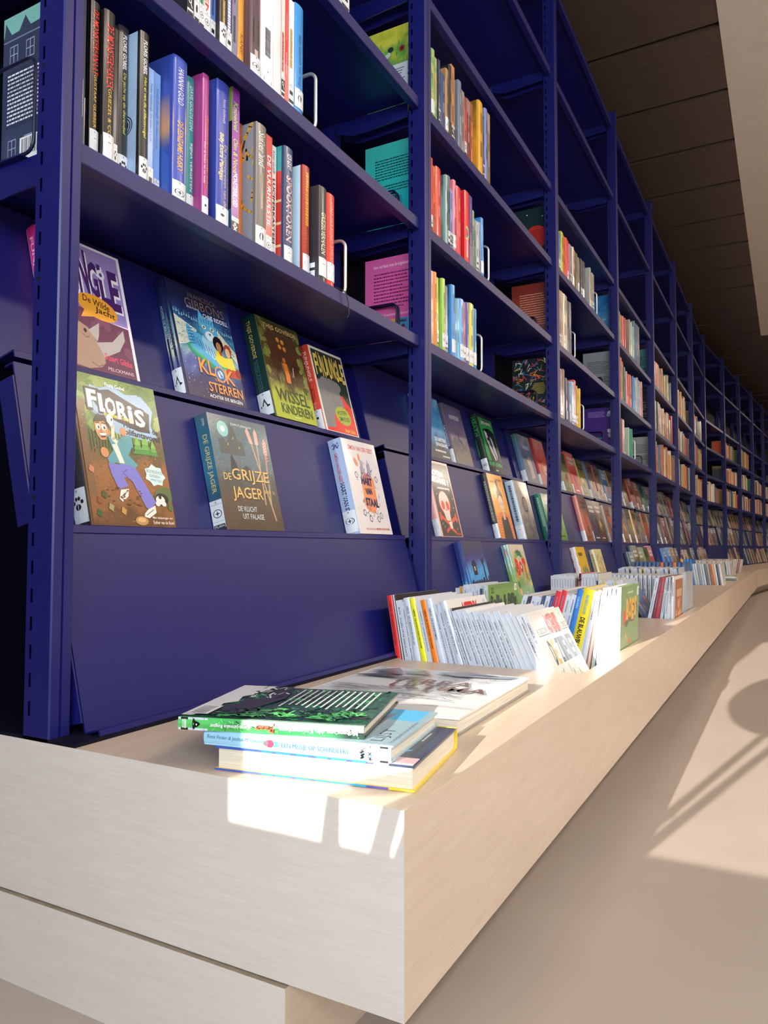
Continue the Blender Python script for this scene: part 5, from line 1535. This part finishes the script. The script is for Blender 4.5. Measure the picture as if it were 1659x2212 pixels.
D = '222834'
ROWA = [  # x at the bench top, lean, thickness, height, spine colour, lettering
    (.036, 9.6, .0125, .297, 'dc2c24', [('HERGE  DE AVONTUREN VAN', 6, 62, 40, '8c1814', .03)]),
    (.0495, 10.0, .0065, .299, 'e8e4dc', []),
    (.0565, 10.5, .0115, .288, 'dfe6ee', [('BLOZ   ALLEEN OP DE SPEELPLAATS', 7, 74, 34, D, .01)]),
    (.0685, 11.0, .009, .286, 'd8dee6', [('UDERZO, A.  SUVAAL ERWIN  EEN TIJSELING', 8, 86, 34, D, .01)]),
    (.078, 11.8, .0145, .295, 'dfe6ee', [('HERGE   DE 7 KRISTALLEN BOLLEN', 9, 60, 30, D, .01)]),
    (.0935, 13.0, .0135, .296, 'ece828', [('HERGE - DE AVONTUREN VAN KUIFJE', 13, 64, 36, '4a4410', .03)]),
    (.108, 12.8, .010, .288, 'dde4ec', [('UDERZO, A.   ASTERIX DE GALLIER', 10, 64, 34, D, .01)]),
    (.1185, 13.0, .0135, .293, 'f0861c', [('HERGE - DE AVONTUREN VAN KUIFJE', 11, 62, 36, '6c3008', .03)]),
    (.1325, 14.0, .014, .297, 'dfe6ee', [('HERGE   DE ZONNETEMPEL', 10, 52, 30, D, .01)]),
    (.147, 15.6, .012, .288, 'dfe6ee', [('CONRAD, DIDIER  ASTERIX EN DE RACE DOOR DE LAARS', 9, 86, 32, D, .01)]),
    (.1595, 16.6, .0115, .290, 'd6dee8', [('UDERZO, A.  ASTERIX EN DE KOPPENSNELLER', 9, 80, 32, D, .01)]),
    (.1715, 17.6, .0125, .298, 'e2e8ee', [('UDERZO, A.   ASTERIX BIJ DE BRITTEN', 9, 66, 32, D, .01)]),
    (.1845, 19.6, .0115, .285, 'e2e8ee', [('UDERZO, A.  DE STRIJD VAN DE STAMHOOFDEN', 9, 82, 32, D, .01)]),
    (.197, 20.6, .0115, .284, 'dfe6ee', [('UDERZO, A.   ASTERIX EN CLEOPATRA', 9, 66, 32, D, .01)]),
    (.209, 21.0, .0115, .284, 'dae2ea', [('UDERZO, A.  ASTERIX IN HISPANIA', 9, 70, 32, D, .01)]),
    (.221, 21.4, .011, .288, 'e2e8ee', [('CONRAD, D.  ASTERIX EN HET ZWAARD', 9, 74, 32, D, .01)]),
    (.2325, 21.8, .0105, .284, 'dfe6ee', [('UDERZO, A.   ASTERIX IN LUSITANIA', 9, 70, 32, D, .01)]),
    (.2435, 22.0, .0115, .287, 'e2e8ee', [('CONRAD   DE DOCHTER VAN DE VELDHEER', 9, 76, 32, D, .01)]),
    (.2555, 22.2, .0105, .286, 'd8e0e8', [('UDERZO, A.   DE BEPROEVING VAN OBELIX', 9, 74, 32, D, .01)]),
    (.2665, 22.4, .0115, .288, 'e2e8ee', [('CONRAD   DE DOCHTER VAN DE VELDHEER', 9, 74, 32, D, .01)]),
    (.2785, 22.8, .0115, .286, 'e4eaf0', [('UDERZO, A.   HET GESCHENK VAN CAESAR', 9, 72, 32, D, .01)]),
    (.2905, 23.4, .011, .292, 'e2e8ee', [('UDERZO, A.  OBELIX & CO', 9, 56, 32, D, .01)]),
    (.302, 23.8, .0115, .287, 'e6ecf0', []),
    (.3145, 24.4, .0115, .292, 'e2e8ee', []),
    (.327, 25.0, .010, .288, 'dce2e8', []),
    (.338, 25.4, .0115, .290, 'eef0f2', [('UDERZO, A.   DE ROMEINSE LUSTHOF', 8, 62, 32, D, .01)]),
]
for i, (x, ln, t, h, c, segs) in enumerate(ROWA):
    art = None
    cov = 'e4e0da'
    if i in (11, 15): art = top_logo()
    if i == 22:
        art = Art(1.31); art.R('e0e2e4', 0, 0, 100, 100); art.E('34407c', 60, 48, 32, 22); art.E('e0e2e4', 66, 48, 22, 16); art.lines('4a6c90', 10, 72, 50, 80, 2, .6, 3)
    if i == 1: cov = '2a2424'
    if i == 12: cov = '3a2c28'
    if i == 25:
        art = Art(1.31); art.R('e8e8e6', 0, 0, 100, 100); art.P('c85a34', 0, 10, 12, 0, 26, 0, 0, 60)
    put_comic(0, 0, x + .004, 1.372, ln, t, h, cov, c, segs or None, art, detail=1 if segs else 0)
a = Art(1.31)
a.G(paint([(0, 'd8d4c4'), (30, 'd0ccb8'), (48, 'ddd8c8'), (70, 'e2dcd2'), (100, 'ded8d2')], .05, 12, 3.0), 10, 14)
a.T('3c4450', 'R. GOSCINNY', 4, 85, 36, 89, .01); a.T('3c4450', 'A. UDERZO', 76, 85, 98, 89, .01); a.R('5a6874', 4, 83.6, 36, 84.3); a.R('5a6874', 76, 83.6, 98, 84.3)
for q, ch in enumerate('ASTERIX'):
    a.T('7c1410', ch, 37 + q * 5.4 + .6, 83, 42.6 + q * 5.4 + .6, 97, .05); a.T('dc2a28', ch, 37 + q * 5.4, 84 + (q % 2), 42.2 + q * 5.4, 97.5 - (q % 3), .03)
for q, ch in enumerate(('D', 'E')): a.T('caa83c' if q else '3a3c30', ch, 16 + q * 9, 63, 24 + q * 9, 80, .03)
for q, ch in enumerate('ZIENER'): a.T('2c3c50', ch, 38 + q * 9.6, 63, 46.5 + q * 9.6, 80, .03)
r9 = random.Random(5)
for i in range(80):
    x, y = r9.uniform(4, 96), r9.uniform(30, 58); a.S(r9.choice(['b8a888', '90a878', 'c89078', 'a8b0a0', '7c9868', 'd8b898']), 1.2, x, y, x + r9.uniform(-4, 4), y + r9.uniform(-4, 6))
a.E('c06454', 56, 46, 4, 3); a.E('88a070', 70, 40, 10, 4); a.E('c8a888', 30, 50, 7, 4)
a.R('f0f0ec', 90, 94, 97, 98)
put_comic(0, 0, .3545, 1.372, 26.4, .0115, .292, 'dcd8ce', 'f2f2f0', [('UDERZO, A.   DE ZIENER', 8, 48, 32, D, .01)], a, text='pale painted comic album leaning last in the front row of the first book bin')

# ---- rear row of the first bin
x = .036
for i in range(7):
    put_comic(0, 1, x, 1.70, 1.0, .0098, .294 + .004 * (i % 3), 'e4e2de', ['d8dce4', 'c89838', 'dde4ee', 'd8e0ec', 'e2e8f0', 'dde4ec', '2c4a64'][i], None, None); x += .0104
a = Art(1.31)
a.R('7a9c48', 0, 0, 100, 100); a.R('86a850', 4, 4, 96, 96); a.T('2c4420', '32', 8, 93, 17, 98, .03); a.R('e8ece0', 88, 93, 97, 99); a.T('2c3420', '4', 91, 94, 94, 98)
a.T('20321c', 'Bollie & Billie', 6, 80, 96, 91.5, .05)
put_comic(0, 1, x, 1.70, 1.0, .011, .302, '86a850', 'e6eaee', None, a, text='green comic album with dark green title lettering, rear row of the first book bin')
x = .172
for i, (t, h, c) in enumerate(((.0115, .292, 'e2e8ee'), (.010, .288, '3a3c48'), (.0115, .290, 'dde4ec'), (.0115, .288, 'e2e8ee'), (.009, .290, '34587c'), (.011, .29, 'e4e8ee'), (.0085, .29, '4c5088'), (.0135, .302, 'e02838'), (.0125, .304, 'dc2c3c'),
                               (.0115, .292, 'e2e8f0'), (.0115, .294, 'dde6f0'), (.011, .29, 'e4eaf2'), (.0115, .292, 'dce6f2'), (.011, .29, 'e2e8f0'), (.0105, .29, 'e6ecf4'))):
    put_comic(0, 1, x, 1.70, -17.0 + i * .3, t, h, 'e4e2de' if c[0] == 'e' or c[0] == 'd' else c, c, None, None); x += t / math.cos(.28) + .0004 if i != 8 else t + .001
# leaning towards the room: blue, yellow, then the white set
for x, ln, t, h, c, sp, segs in ((.3015, -14.0, .0135, .306, '2c78c8', '2c7cd0', [('CAUVIN', 8, 24, 40, 'a8d0f0', .02)]),
                                 (.3165, -13.6, .0245, .306, 'e8d428', 'f0dc24', [('SALVERIUS CAUVIN', 6, 34, 30, '3c90b8', .02), ('DE BLAUWBLOEZEN', 40, 98, 50, '2a2a20', .04)]),
                                 (.3435, -11.5, .0125, .300, 'f4f4f2', 'f8f8f6', [('~23', 10, 40, 30, '687058', .01)]),
                                 (.3575, -9.5, .008, .302, 'e8a088', 'f0e4dc', []), (.3665, -8.0, .008, .298, 'c8d8c4', 'eef2ec', []),
                                 (.3755, -6.0, .0115, .304, 'f4f4f2', 'fafaf8', [('~24', 8, 34, 26, '808884', 0)]), (.3878, -4.6, .0115, .305, 'f4f4f2', 'fafaf8', [('~24', 8, 34, 26, '808884', 0)]),
                                 (.3998, -3.4, .0115, .304, 'f4f4f2', 'fafaf8', [('~25', 8, 34, 26, '808884', 0)])):
    if ln < -13 and sp == 'f0dc24': pass
    put_comic(0, 1, x, 1.70, ln, t, h, c, sp, segs or None, None, detail=0)
a = Art(1.31)
a.G(paint([(0, '5c7c4c'), (40, '7a9c68'), (100, '7ca064')], .05, 14, 4.0), 10, 12)
a.lines('d0dcc0', 34, 93.5, 74, 96, 1, .6, 2)
a.E('4c6a44', 58, 81, 36, 9.5, 0, 18, .12)
for q, ch in enumerate('BOES'):
    a.T('7c3c20', ch, 27 + q * 15 + 1.6, 72, 41 + q * 15 + 1.6, 89, .1); a.T('e8b83c', ch, 27 + q * 15, 73.5 + (q % 2) * 1.5, 41 + q * 15, 90 + (q % 2) * 1.5, .06)
a.E('d84c34', 19, 77, 8, 6); a.E('e8a050', 26, 63, 4, 3.4, 0, 9, .4); a.E('d85838', 46, 58, 8, 3, 0, 9, .3)
a.R('eef0e8', 88, 91, 97, 98); a.E('3c5c40', 30, 72, 10, 3, 0, 10, .2)
put_comic(0, 1, .4118, 1.70, -2.2, .0118, .306, '7a9c64', 'fafaf8', [('~24', 8, 34, 26, '808884', 0)], a, text='green comic album with yellow title letters, closing the rear row of the first book bin')

# ---- second bin
x = .028
for i in range(9): put_comic(1, 0, x, 2.558, .5, .0088, .296 + .003 * (i % 2), 'e4e2de', ['e2e6ec', 'dde2ea', 'e6e8ec'][i % 3]); x += .0092
put_comic(1, 0, x, 2.558, -6, .010, .306, 'e03038', 'e03038'); x += .013
for i in range(5): put_comic(1, 0, x, 2.558, .5, .0105, .304, 'e4e2de', ['e2e6ec', 'e8eaee'][i % 2]); x += .0109
a = Art(1.31); a.R('d8d4cc', 0, 62, 100, 100); a.R('7c4030', 0, 0, 100, 62); a.lines('5c5c54', 10, 78, 80, 90, 2, .5, 1)
put_comic(1, 0, x, 2.558, .5, .011, .306, '84483a', 'e6e8ec', None, a); x += .022
for i in range(10): put_comic(1, 0, x, 2.558, 10 + i * .5, .0095, .285 + .004 * (i % 3), 'dcd8d0', ['e4e6e8', 'd8dce0', 'c8c070', 'e2e4e8'][i % 4]); x += .0108
a = Art(1.31)
a.G(paint([(0, '8c9cb0'), (40, '7c94b8'), (70, '4c6ca8'), (100, '3c5c98')], .06, 30, 7.0), 10, 12)
for i in range(26): a.E(r9.choice(['c87860', 'd8c8b8', '9ab0c8', 'b09080', 'e0b898']), r9.uniform(10, 90), r9.uniform(10, 80), 6, 4, r9.uniform(0, 90), 8)
a.E('d86038', 80, 84, 9, 6)
put_comic(1, 0, .3285, 2.558, 33, .011, .293, '5c78a8', '3a3c44', None, a, text='blue comic album leaning steeply across the front row of the second book bin')
for x, ln, t, c, cv in ((.3465, -12, .0105, 'e2e8ee', 'e2e2e0'), (.3595, -11, .010, '8c3c48', '8c3c48'), (.3705, -10, .0105, 'b84858', 'b84858'), (.383, -9, .011, 'dce6e8', '3c5458'), (.3965, -6, .0095, 'e6ecf0', 'e4e4e2'), (.4065, -4.5, .0085, 'eef0f4', 'e4e4e2')):
    put_comic(1, 0, x, 2.558, ln, t, .300, cv, c)
a = Art(1.31)
a.R('e8e4dc', 0, 0, 100, 100); a.G(paint([(0, '8c5c38'), (40, 'a8542c'), (70, 'a0603c'), (100, 'b05830')], .08, 40, 3.0), 8, 10, 4, 3, 95, 96)
for i in range(12): a.E(r9.choice(['d8a070', 'c87848', 'e0c098']), r9.uniform(20, 80), r9.uniform(26, 70), 9, 5, r9.uniform(0, 90), 8)
a.T('e8c8a0', '~21', 24, 76, 80, 86, .03)
put_comic(1, 0, .4155, 2.558, -2.0, .0110, .302, 'a05a34', 'fafafa', [('~22', 10, 40, 30, '70747c', 0)], a, text='brown and rust comic album closing the front row of the second book bin')
x = .06
for i in range(22): put_comic(1, 1, x, 2.872, 8 - i * .5, .0125, .292, 'dcdad4', ['e0e4e8', 'd4d8de', 'c8ccd4', 'e4e6ea'][i % 4]); x += .0148
put_comic(1, 1, .4005, 2.872, -2, .0125, .278, 'a8c860', 'b4e060', None, None, detail=0)
put_comic(1, 1, .414, 2.872, -1, .012, .305, 'a8b0b4', 'b8c0c4', None, None, detail=0)
# ---- third, fourth, fifth, sixth bins
x = .03
for i in range(24):
    a = None
    if i == 9: a = Art(1.31); a.R('d0cc60', 0, 0, 100, 100); a.E('c8b838', 50, 70, 30, 14)
    put_comic(2, 0, x, 3.725, 2 + (i % 5) * 1.2, .0105, .292 + .004 * (i % 3), 'd4cc5c' if i == 9 else 'dcdad4', ['e2e4e8', 'd4d8de', 'dcdfe4', '3f6f98', 'e0e2e6'][i % 5], None, a); x += .0118
x = .05
for i in range(12):
    put_comic(2, 1, x, 4.04, 1, .019, .318, '3c5c90', ['34588c', '3c64a0', 'e07038', 'e0783c'][(i * 3) % 4] if i % 3 == 0 else '3a5c94'); x += .0205
x = .03
for i in range(8): put_comic(3, 0, x, 4.955, 4, .0165, .292, 'dcdad4', ['d8dce0', 'c8ccd2', 'e0e2e4'][i % 3], detail=0); x += .0185
for t, c in ((.016, 'e0b030'), (.015, '2f78c4'), (.015, '3480d0'), (.014, '2c74c0')): put_comic(3, 0, x, 4.955, 7, t, .325, c, c, detail=0); x += t + .0012
for i, c in enumerate(('c8d0d8', 'd8dee4', '8c98a8', 'b8c4d0', 'd8e0e8', '5c6c78', 'a8a098', '8c6c64', 'e88c3c', 'e0e2e4', '4c5458', 'e4e4e2')):
    put_comic(3, 0, x, 4.955, 8, .0125, .296, 'd8d4cc', c, detail=0); x += .0134
x = .04
for i in range(20): put_comic(3, 1, x, 5.265, -3, .014, .29, 'd8d4cc', ['d8dade', 'c0c4cc', 'e0e0e0', 'a8a8ac'][i % 4], detail=0); x += .0165
x = .04
for i in range(22): put_comic(4, 0, x, 6.125, 6 + 1.2 * (i % 4), .0135, .294, 'd0ccc4', ['d4d4d6', 'c0c2c8', 'd8b090', 'dcdcdc', '9ca4b0'][i % 5], detail=0); x += .0152
x = .05
for i in range(18): put_comic(4, 1, x, 6.435, -8, .0145, .294, 'd0ccc4', ['d4d0cc', 'c4c0c0', 'b8b4b4'][i % 3], detail=0); x += .0175
x = .04
for i in range(20): put_comic(5, 0, x, 7.295, -10, .0145, .294, 'd0ccc4', ['d4ccc8', 'c4bcb8', 'a87060', 'b8b0b0'][i % 4], detail=0); x += .0165

# ------------------------------------------------------------------ flat books on the bench near its end
def flat(o, ang, z):
    """matrix of a book lying flat: o is the corner at the spine foot on its lower cover"""
    return Matrix.Translation((o[0], o[1], z)) @ Matrix.Rotation(math.radians(ang), 4, 'Z')


# lying matrices: local z (book height) runs along the table, local y (thickness) points up
LIE = Matrix(((0, 0, 1, 0), (-1, 0, 0, 0), (0, -1, 0, 0), (0, 0, 0, 1)))      # spine to -y, height to +x, back cover up
LIEF = Matrix(((0, 0, 1, 0), (1, 0, 0, 0), (0, 1, 0, 0), (0, 0, 0, 1)))       # spine to +y, height to +x, front cover up


def lie_back(cx, cy, ang, z, t): return flat((cx, cy), ang, z + t) @ LIE
def lie_front(cx, cy, ang, z): return flat((cx, cy), ang, z) @ LIEF


# thick book at the bottom: fore-edge towards the bench end, front cover up
TH = .0243
a = Art(1.36)
a.G(paint([(0, '2c3c54'), (60, '3a465a'), (100, '30363f')], .05, 20, 6.0, 1.0, 0.0), 8, 10)
a.P('4aa8dc', 62, 60, 100, 46, 100, 62, 84, 84, 66, 92); a.P('c8a0a4', 84, 86, 96, 90, 98, 99, 84, 99); a.R('d8d8d0', 96, 60, 100, 99); a.lines('d0d4d8', 20, 88, 50, 92, 2, .5, 2)
LIE2 = Matrix(((0, 0, -1, 0), (-1, 0, 0, 0), (0, 1, 0, 0), (0, 0, 0, 1)))     # spine to -y, height to -x, front cover up
LIE3 = Matrix(((-1, 0, 0, 0), (0, 0, 1, 0), (0, 1, 0, 0), (0, 0, 0, 1)))      # spine to -x, height to +y, front cover up
b = make_book('book', lie_front(.2135, .752, 8.7, BT + .0004), .158, .213, TH, '34405a', 1, back='e0c030', spine='e0c030', front_art=a)
tag(b, 'thick book with blue and yellow covers at the bottom of the flat stack', 'book', 'books stacked flat at the bench end')
em = MB()
for z0, nm, cols in ((0, 'lower', ('3858b8', '2c88d8', '28a8e0', '6860b8')), (TH - .0022, 'upper', ('3858b8', '3478c8', '3c88d0', 'd8dce0'))):
    ea = Art(.02)
    f = [0, 24, 52, 78, 88]
    for q in range(4): ea.R(cols[q], f[q], 4, f[q + 1], 96)
    for q in range(9): ea.R('4c50b0', 3 + q * 9.3, 10, 4.6 + q * 9.3 + (q % 3), 60)
    ea.put(em, (-.158, z0, 0), (0, 0, .213), (0, .0022, 0), 0.00001, 4)
em.build('cover_edge', M['print'], b)

# light blue book in the middle: spine towards the bench end, front cover up
a = Art(1.35)
a.G(paint([(0, '8ca8b0'), (50, 'a8bcc4'), (100, 'b8c8cc')], .04, 20, 2.0), 8, 10)
a.R('5ab0d8', 66, 4, 100, 30); a.R('d8e4ea', 0, 30, 60, 52); a.T('2c3438', 'LIJST', 8, 6, 40, 14, .0); a.lines('7c6468', 10, 20, 90, 24, 1, .7, 3); a.T('5c4c54', 'Het waargebeurde verhaal van Rena Finder', 6, 1.5, 64, 4.5)
sp = Art(.1)
sp.G(paint([(0, '9cd0ec'), (50, 'a8dcf0'), (100, '8cc4e8')], .05, 12, 3.0, 1.0, 0.0), 12, 1)
for txt, x0, x1, y0, y1, c, sh in (('Rena Finder & Joshua M. Greene', 2, 34, 40, 72, '4a6478', .3), ('EEN MEISJE OP SCHINDLERS', 44, 79, 24, 64, '3c6484', 0)):
    sp.T(c, txt, x0, y0, x1, y1, .0, sh)
sp.E('d83c58', 37.5, 50, 2.4, 26); sp.E('6c6870', 35.4, 50, 1.4, 18); sp.P('58b0d0', 39, 30, 43, 36, 41.5, 50, 43, 62, 39, 70); sp.S('4a5c68', .4, 42.4, 52, 43.6, 46)
# label wrapped at the foot of this spine, read along it
sp.R('c4ccd2', 82, 0, 100, 100); sp.R('2a2c30', 94.5, 0, 98.6, 100); sp.R('70767c', 92.0, 0, 92.3, 100); sp.R('70767c', 83.2, 0, 83.5, 100); sp.T('e8ecee', 'FIND', 95.3, 14, 97.8, 80, .02, 0, 0)
for yy in (30, 66): sp.S('17181c', 1.1, 85.2, yy - 14, 86.4, yy - 4, 85.6, yy + 6, 86.8, yy + 16)
for yy in (20, 50, 80): sp.S('24262a', .35, 89.2, yy - 10, 90.4, yy + 10); sp.S('24262a', .35, 90.6, yy - 10, 89.0, yy + 10)
sp.S('24262a', .35, 89.8, 4, 89.8, 96)
mz = BT + .0006 + TH
b = make_book('book', flat((.4255, .6245), 8.5, mz) @ LIE2, .158, .203, .0148, 'a8bcc4', 1, spine='9cd0ec', front_art=a, spine_art=sp)
tag(b, 'light blue book with a sky coloured spine in the middle of the flat stack', 'book', 'books stacked flat at the bench end')

# green and black book on top: back cover up, spine towards the bench end
a = Art(1.16)
a.G(paint([(0, '2c7a50'), (30, '1c3c38'), (60, '17282c'), (80, '2c6c50'), (100, '205040')], .12, 60, 8.0), 26, 26)
for i in range(150):
    x, y = r9.uniform(0, 100), r9.uniform(8, 96); c = r9.choice(['3c9c64', '58c070', '1c4c40', '101818', '2c8060', '0f1c1e'])
    a.S(c, r9.uniform(.8, 2.0), x, y, x + r9.uniform(-6, 6), y + r9.uniform(-3, 3), x + r9.uniform(-9, 9), y + r9.uniform(-5, 5))
a.P('dcdcd8', 0, 0, 100, 0, 100, 6, 92, 9, 84, 7, 76, 12, 64, 10, 56, 16, 40, 13, 30, 18, 0, 22)
a.P('26242a', 72, 11, 62, 18, 50, 17, 44, 26, 22, 28, 12, 24, 0, 26, 0, 34, 14, 36, 40, 40, 66, 34, 92, 26, 96, 14, 84, 9)
for i in range(46):
    x = r9.uniform(0, 40); y = r9.uniform(14, 36); a.S(r9.choice(['e4e4e0', '1c1a20', 'd0d0cc', '1c1a20']), r9.uniform(.7, 1.6), x, y, x + r9.uniform(2, 9), y + r9.uniform(-3, 3))
for i in range(30):
    x = r9.uniform(74, 99); y = r9.uniform(20, 94); c = r9.choice(['58c860', '48a858', '142420', '70d878', '1c3c30'])
    for q in range(3): a.S(c, r9.uniform(.8, 2.2), x, y, x + r9.uniform(-5, 5), y + r9.uniform(-4, 4), x + r9.uniform(-9, 9), y + r9.uniform(-8, 8), x + r9.uniform(-10, 10), y + r9.uniform(-10, 10))
a.lines('e8ece8', 10, 42, 72, 93, 13, .30, 3, rag=.2)
a.R('e8e8e6', 74, 2, 98, 14)
for i in range(13): a.R('2c2c30', 76 + i * 1.6, 3.4, 76 + i * 1.6 + (.9, .5, .7)[i % 3], 12)
sp = Art(.07)
sp.G(paint([(0, '1c2c28'), (35, '2c8048'), (60, '48b858'), (100, '58c060')], .06, 40, 3.0, 1.0, 0.0), 22, 2)
for i in range(60):
    x, y = r9.uniform(0, 80), r9.uniform(4, 96); sp.S(r9.choice(['70e070', '1c2820', '3c9850', '8cf088']), .5, x, y, x + r9.uniform(-2, 2), y + r9.uniform(-20, 20))
for txt, x0, x1, y0, y1, c in (('Mohana van den Kroonenberg', 3, 44, 30, 74, 'e4e8e4'), ('Peer', 47, 57, 16, 90, 'e85838'), ('Karst-Janneke Rogaar', 60, 82, 34, 72, 'e4e8e4')):
    if txt == 'Peer': sp.T('3c1410', txt, x0 - .4, y0 - 8, x1 - .4, y1 - 8, .06)
    sp.T(c, txt, x0, y0, x1, y1, .025)
sp.R('ccd4e0', 83.5, 0, 100, 100); sp.R('1c1c22', 94.5, 0, 98.5, 100); sp.T('e8ecee', 'KROO', 95.4, 12, 97.6, 88, .02); sp.R('6c727c', 91.6, 0, 91.9, 100); sp.R('6c727c', 85.4, 0, 85.7, 100)
sp.E('141418', 91.0, 50, .8, 44); sp.P('141418', 90.8, 22, 90.8, 80, 88.4, 66, 87.2, 46, 88.4, 32); sp.E('f0f0f4', 89.4, 52, .5, 10, 0, 10, .4)
tz = mz + .0002 + .0148
b = make_book('book', lie_back(.201, .582, 16.2, tz, .0128), .172, .196, .0128, '1c2a28', 1, back='1c2a28', spine='3c9850', back_art=a, spine_art=sp)
tag(b, 'green and black book lying back cover up on top of the flat stack', 'book', 'books stacked flat at the bench end')

# large pale album lying beside the stack
a = Art(1.18)
a.G(paint([(0, 'a89c94'), (15, 'aca29a'), (17, 'd8dad8'), (100, 'dfe2e0')], .02, 3, 2.0), 10, 14)
a.R('9c948e', 0, 0, 56, 16); a.R('d8d8d4', 56, 0, 100, 16)
for q in range(420):
    y = r9.choice([r9.uniform(70, 98), r9.uniform(26, 46)]); x = r9.uniform(2, 78) if y < 60 else r9.uniform(0, 84)
    l = r9.uniform(2, 9); a.S(r9.choice(['7c8088', '5c6068', '9ca0a8', '4c5058']), r9.uniform(.15, .4), x, y, x + l, y + r9.uniform(-1.4, 1.4), x + l * 1.6, y + r9.uniform(-2, 2))
a.P('7c8088', 4, 80, 16, 94, 26, 82, 36, 90, 46, 80); a.P('5c6068', 10, 74, 20, 84, 30, 76); a.P('54585e', 0, 66, 18, 76, 30, 70, 46, 74, 40, 66); a.P('8c9096', 46, 88, 62, 97, 80, 90, 96, 94, 92, 86, 60, 82)
a.P('484c54', 66, 88, 74, 93, 86, 91, 80, 87)
a.T('6c4c38', 'TERRA', 30, 57, 80, 68, .02); a.T('6c4c38', 'ULTIMA', 36, 44, 94, 55, .02); a.lines('5c5c60', 10, 30, 30, 44, 3, .2, 3)
a.T('2c2c30', '~26', 16, 11, 34, 14, .02); a.T('2c2c30', '~27', 6, 3, 34, 8, .02)
b = make_book('book', flat((.1365, .832), 1.9, BT + .0004) @ LIE3, .266, .315, .0205, 'd8dad8', 1, back='8c8680', spine='b8b4ae', front_art=a)
tag(b, 'large pale landscape album lying flat on the bench beside the stack', 'book', 'books lying flat on the bench')
em = MB(); ea = Art(.01)
for q in range(60): ea.R(('2c2c30', 'b8b4b0')[q % 2], q * 100 / 60, 5, (q + r9.uniform(.4, 1)) * 100 / 60, 95)
ea.put(em, (-.266, .0022, 0), (0, 0, .315), (0, -.0022, 0), .00005, 1)
em.build('cover_edge', M['print'], b)

# two albums lying on the bench far along
for i, (c, cs) in enumerate((('c8d0d4', '6c8088'), ('8c9c58', 'd8e0e4'))):
    b = make_book('comic_album', flat((.10, 6.0), 0, BT + .0005 + i * .014) @ Matrix(((0, 0, 1, 0), (-1, 0, 0, 0), (0, -1, 0, .0135), (0, 0, 0, 1))), .22, .30, .0135, c, 1, spine=cs)
    b.matrix_world = flat((.13, 5.70), 0, BT + .0005 + i * .0140 + .0135) @ LIE
    tag(b, ('grey-spined' if i == 0 else 'white-spined green') + ' album lying flat on the bench far along, ' + ('lower' if i == 0 else 'upper') + ' of two', 'comic', 'albums lying flat far along the bench')
# ------------------------------------------------------------------ unseen round form on legs, shaped to throw the round shadow on the floor
light_prop = link('shadow_stand'); light_prop.location = (0.3, -0.5, 0)
tag(light_prop, 'unseen round head on three legs, added to throw a shadow on the floor', 'light_prop')
m = MB()
n1, n2 = 12, 20
cx, cz, rr = 0.455 - .3, 1.10, 0.18
P = []
for i in range(n1 + 1):
    a = math.pi * i / n1
    P.append([(cx + rr * math.sin(a) * math.cos(2 * math.pi * j / n2), rr * math.sin(a) * math.sin(2 * math.pi * j / n2), cz + rr * math.cos(a)) for j in range(n2)])
for i in range(n1):
    for j in range(n2):
        j2 = (j + 1) % n2
        q = [P[i + 1][j], P[i + 1][j2], P[i][j2], P[i][j]]
        if i == 0: q = q[:3]
        if i == n1 - 1: q = [q[0], q[2], q[3]]
        m.face(q)
m.build('round_head', M['plaster'], light_prop, True)
for a, b in (((.446, .96), (.19, 0.014)), ((.50, .96), (.128, 0.014)), ((.372, .672), (.13, .25))):
    m = MB()
    if b[1] > .1: pts = [(a[0] - .3, 0, a[1]), (.292 - .3, 0, .645), (.288 - .3, .0, .6), (.27 - .3, .10, .014)]
    else: pts = [(a[0] - .3, 0, a[1]), (b[0] - .3, -.08 if b[0] < .15 else .12, b[1])]
    m.tube(pts, 0.011, 8); m.build('leg', M['black'], light_prop)

# ------------------------------------------------------------------ unseen fill lights added at ceiling height
for i, (x, y) in enumerate(FILL_LIGHT_POS):
    o = link('added_fill_light'); o.location = (x, y, 2.78)
    tag(o, 'added unseen warm fill light on two rods, ' + ORD[i] + ' along the room', 'light_prop', 'added warm fill lights')
    m = MB(); m.box(-.15, .15, -1.1, 1.1, .03, .09); m.build('housing', M['black'], o)
    m = MB(); m.box(-.14, .14, -1.08, 1.08, .022, .0295); m.build('diffuser', M['diffuser'], o)
    for s in (-.8, .8):
        m = MB(); m.tube([(0, s, .088), (0, s, .172)], .008, 8); m.build('rod', M['chrome'], o)
    ld = bpy.data.lights.new('fill_area_light', 'AREA'); ld.shape = 'RECTANGLE'; ld.size = .28; ld.size_y = 2.1; ld.energy = FILL_LIGHT_W; ld.color = FILL_LIGHT_COL
    lo = link('fill_area_light', ld, o); lo.location = (0, 0, .018)
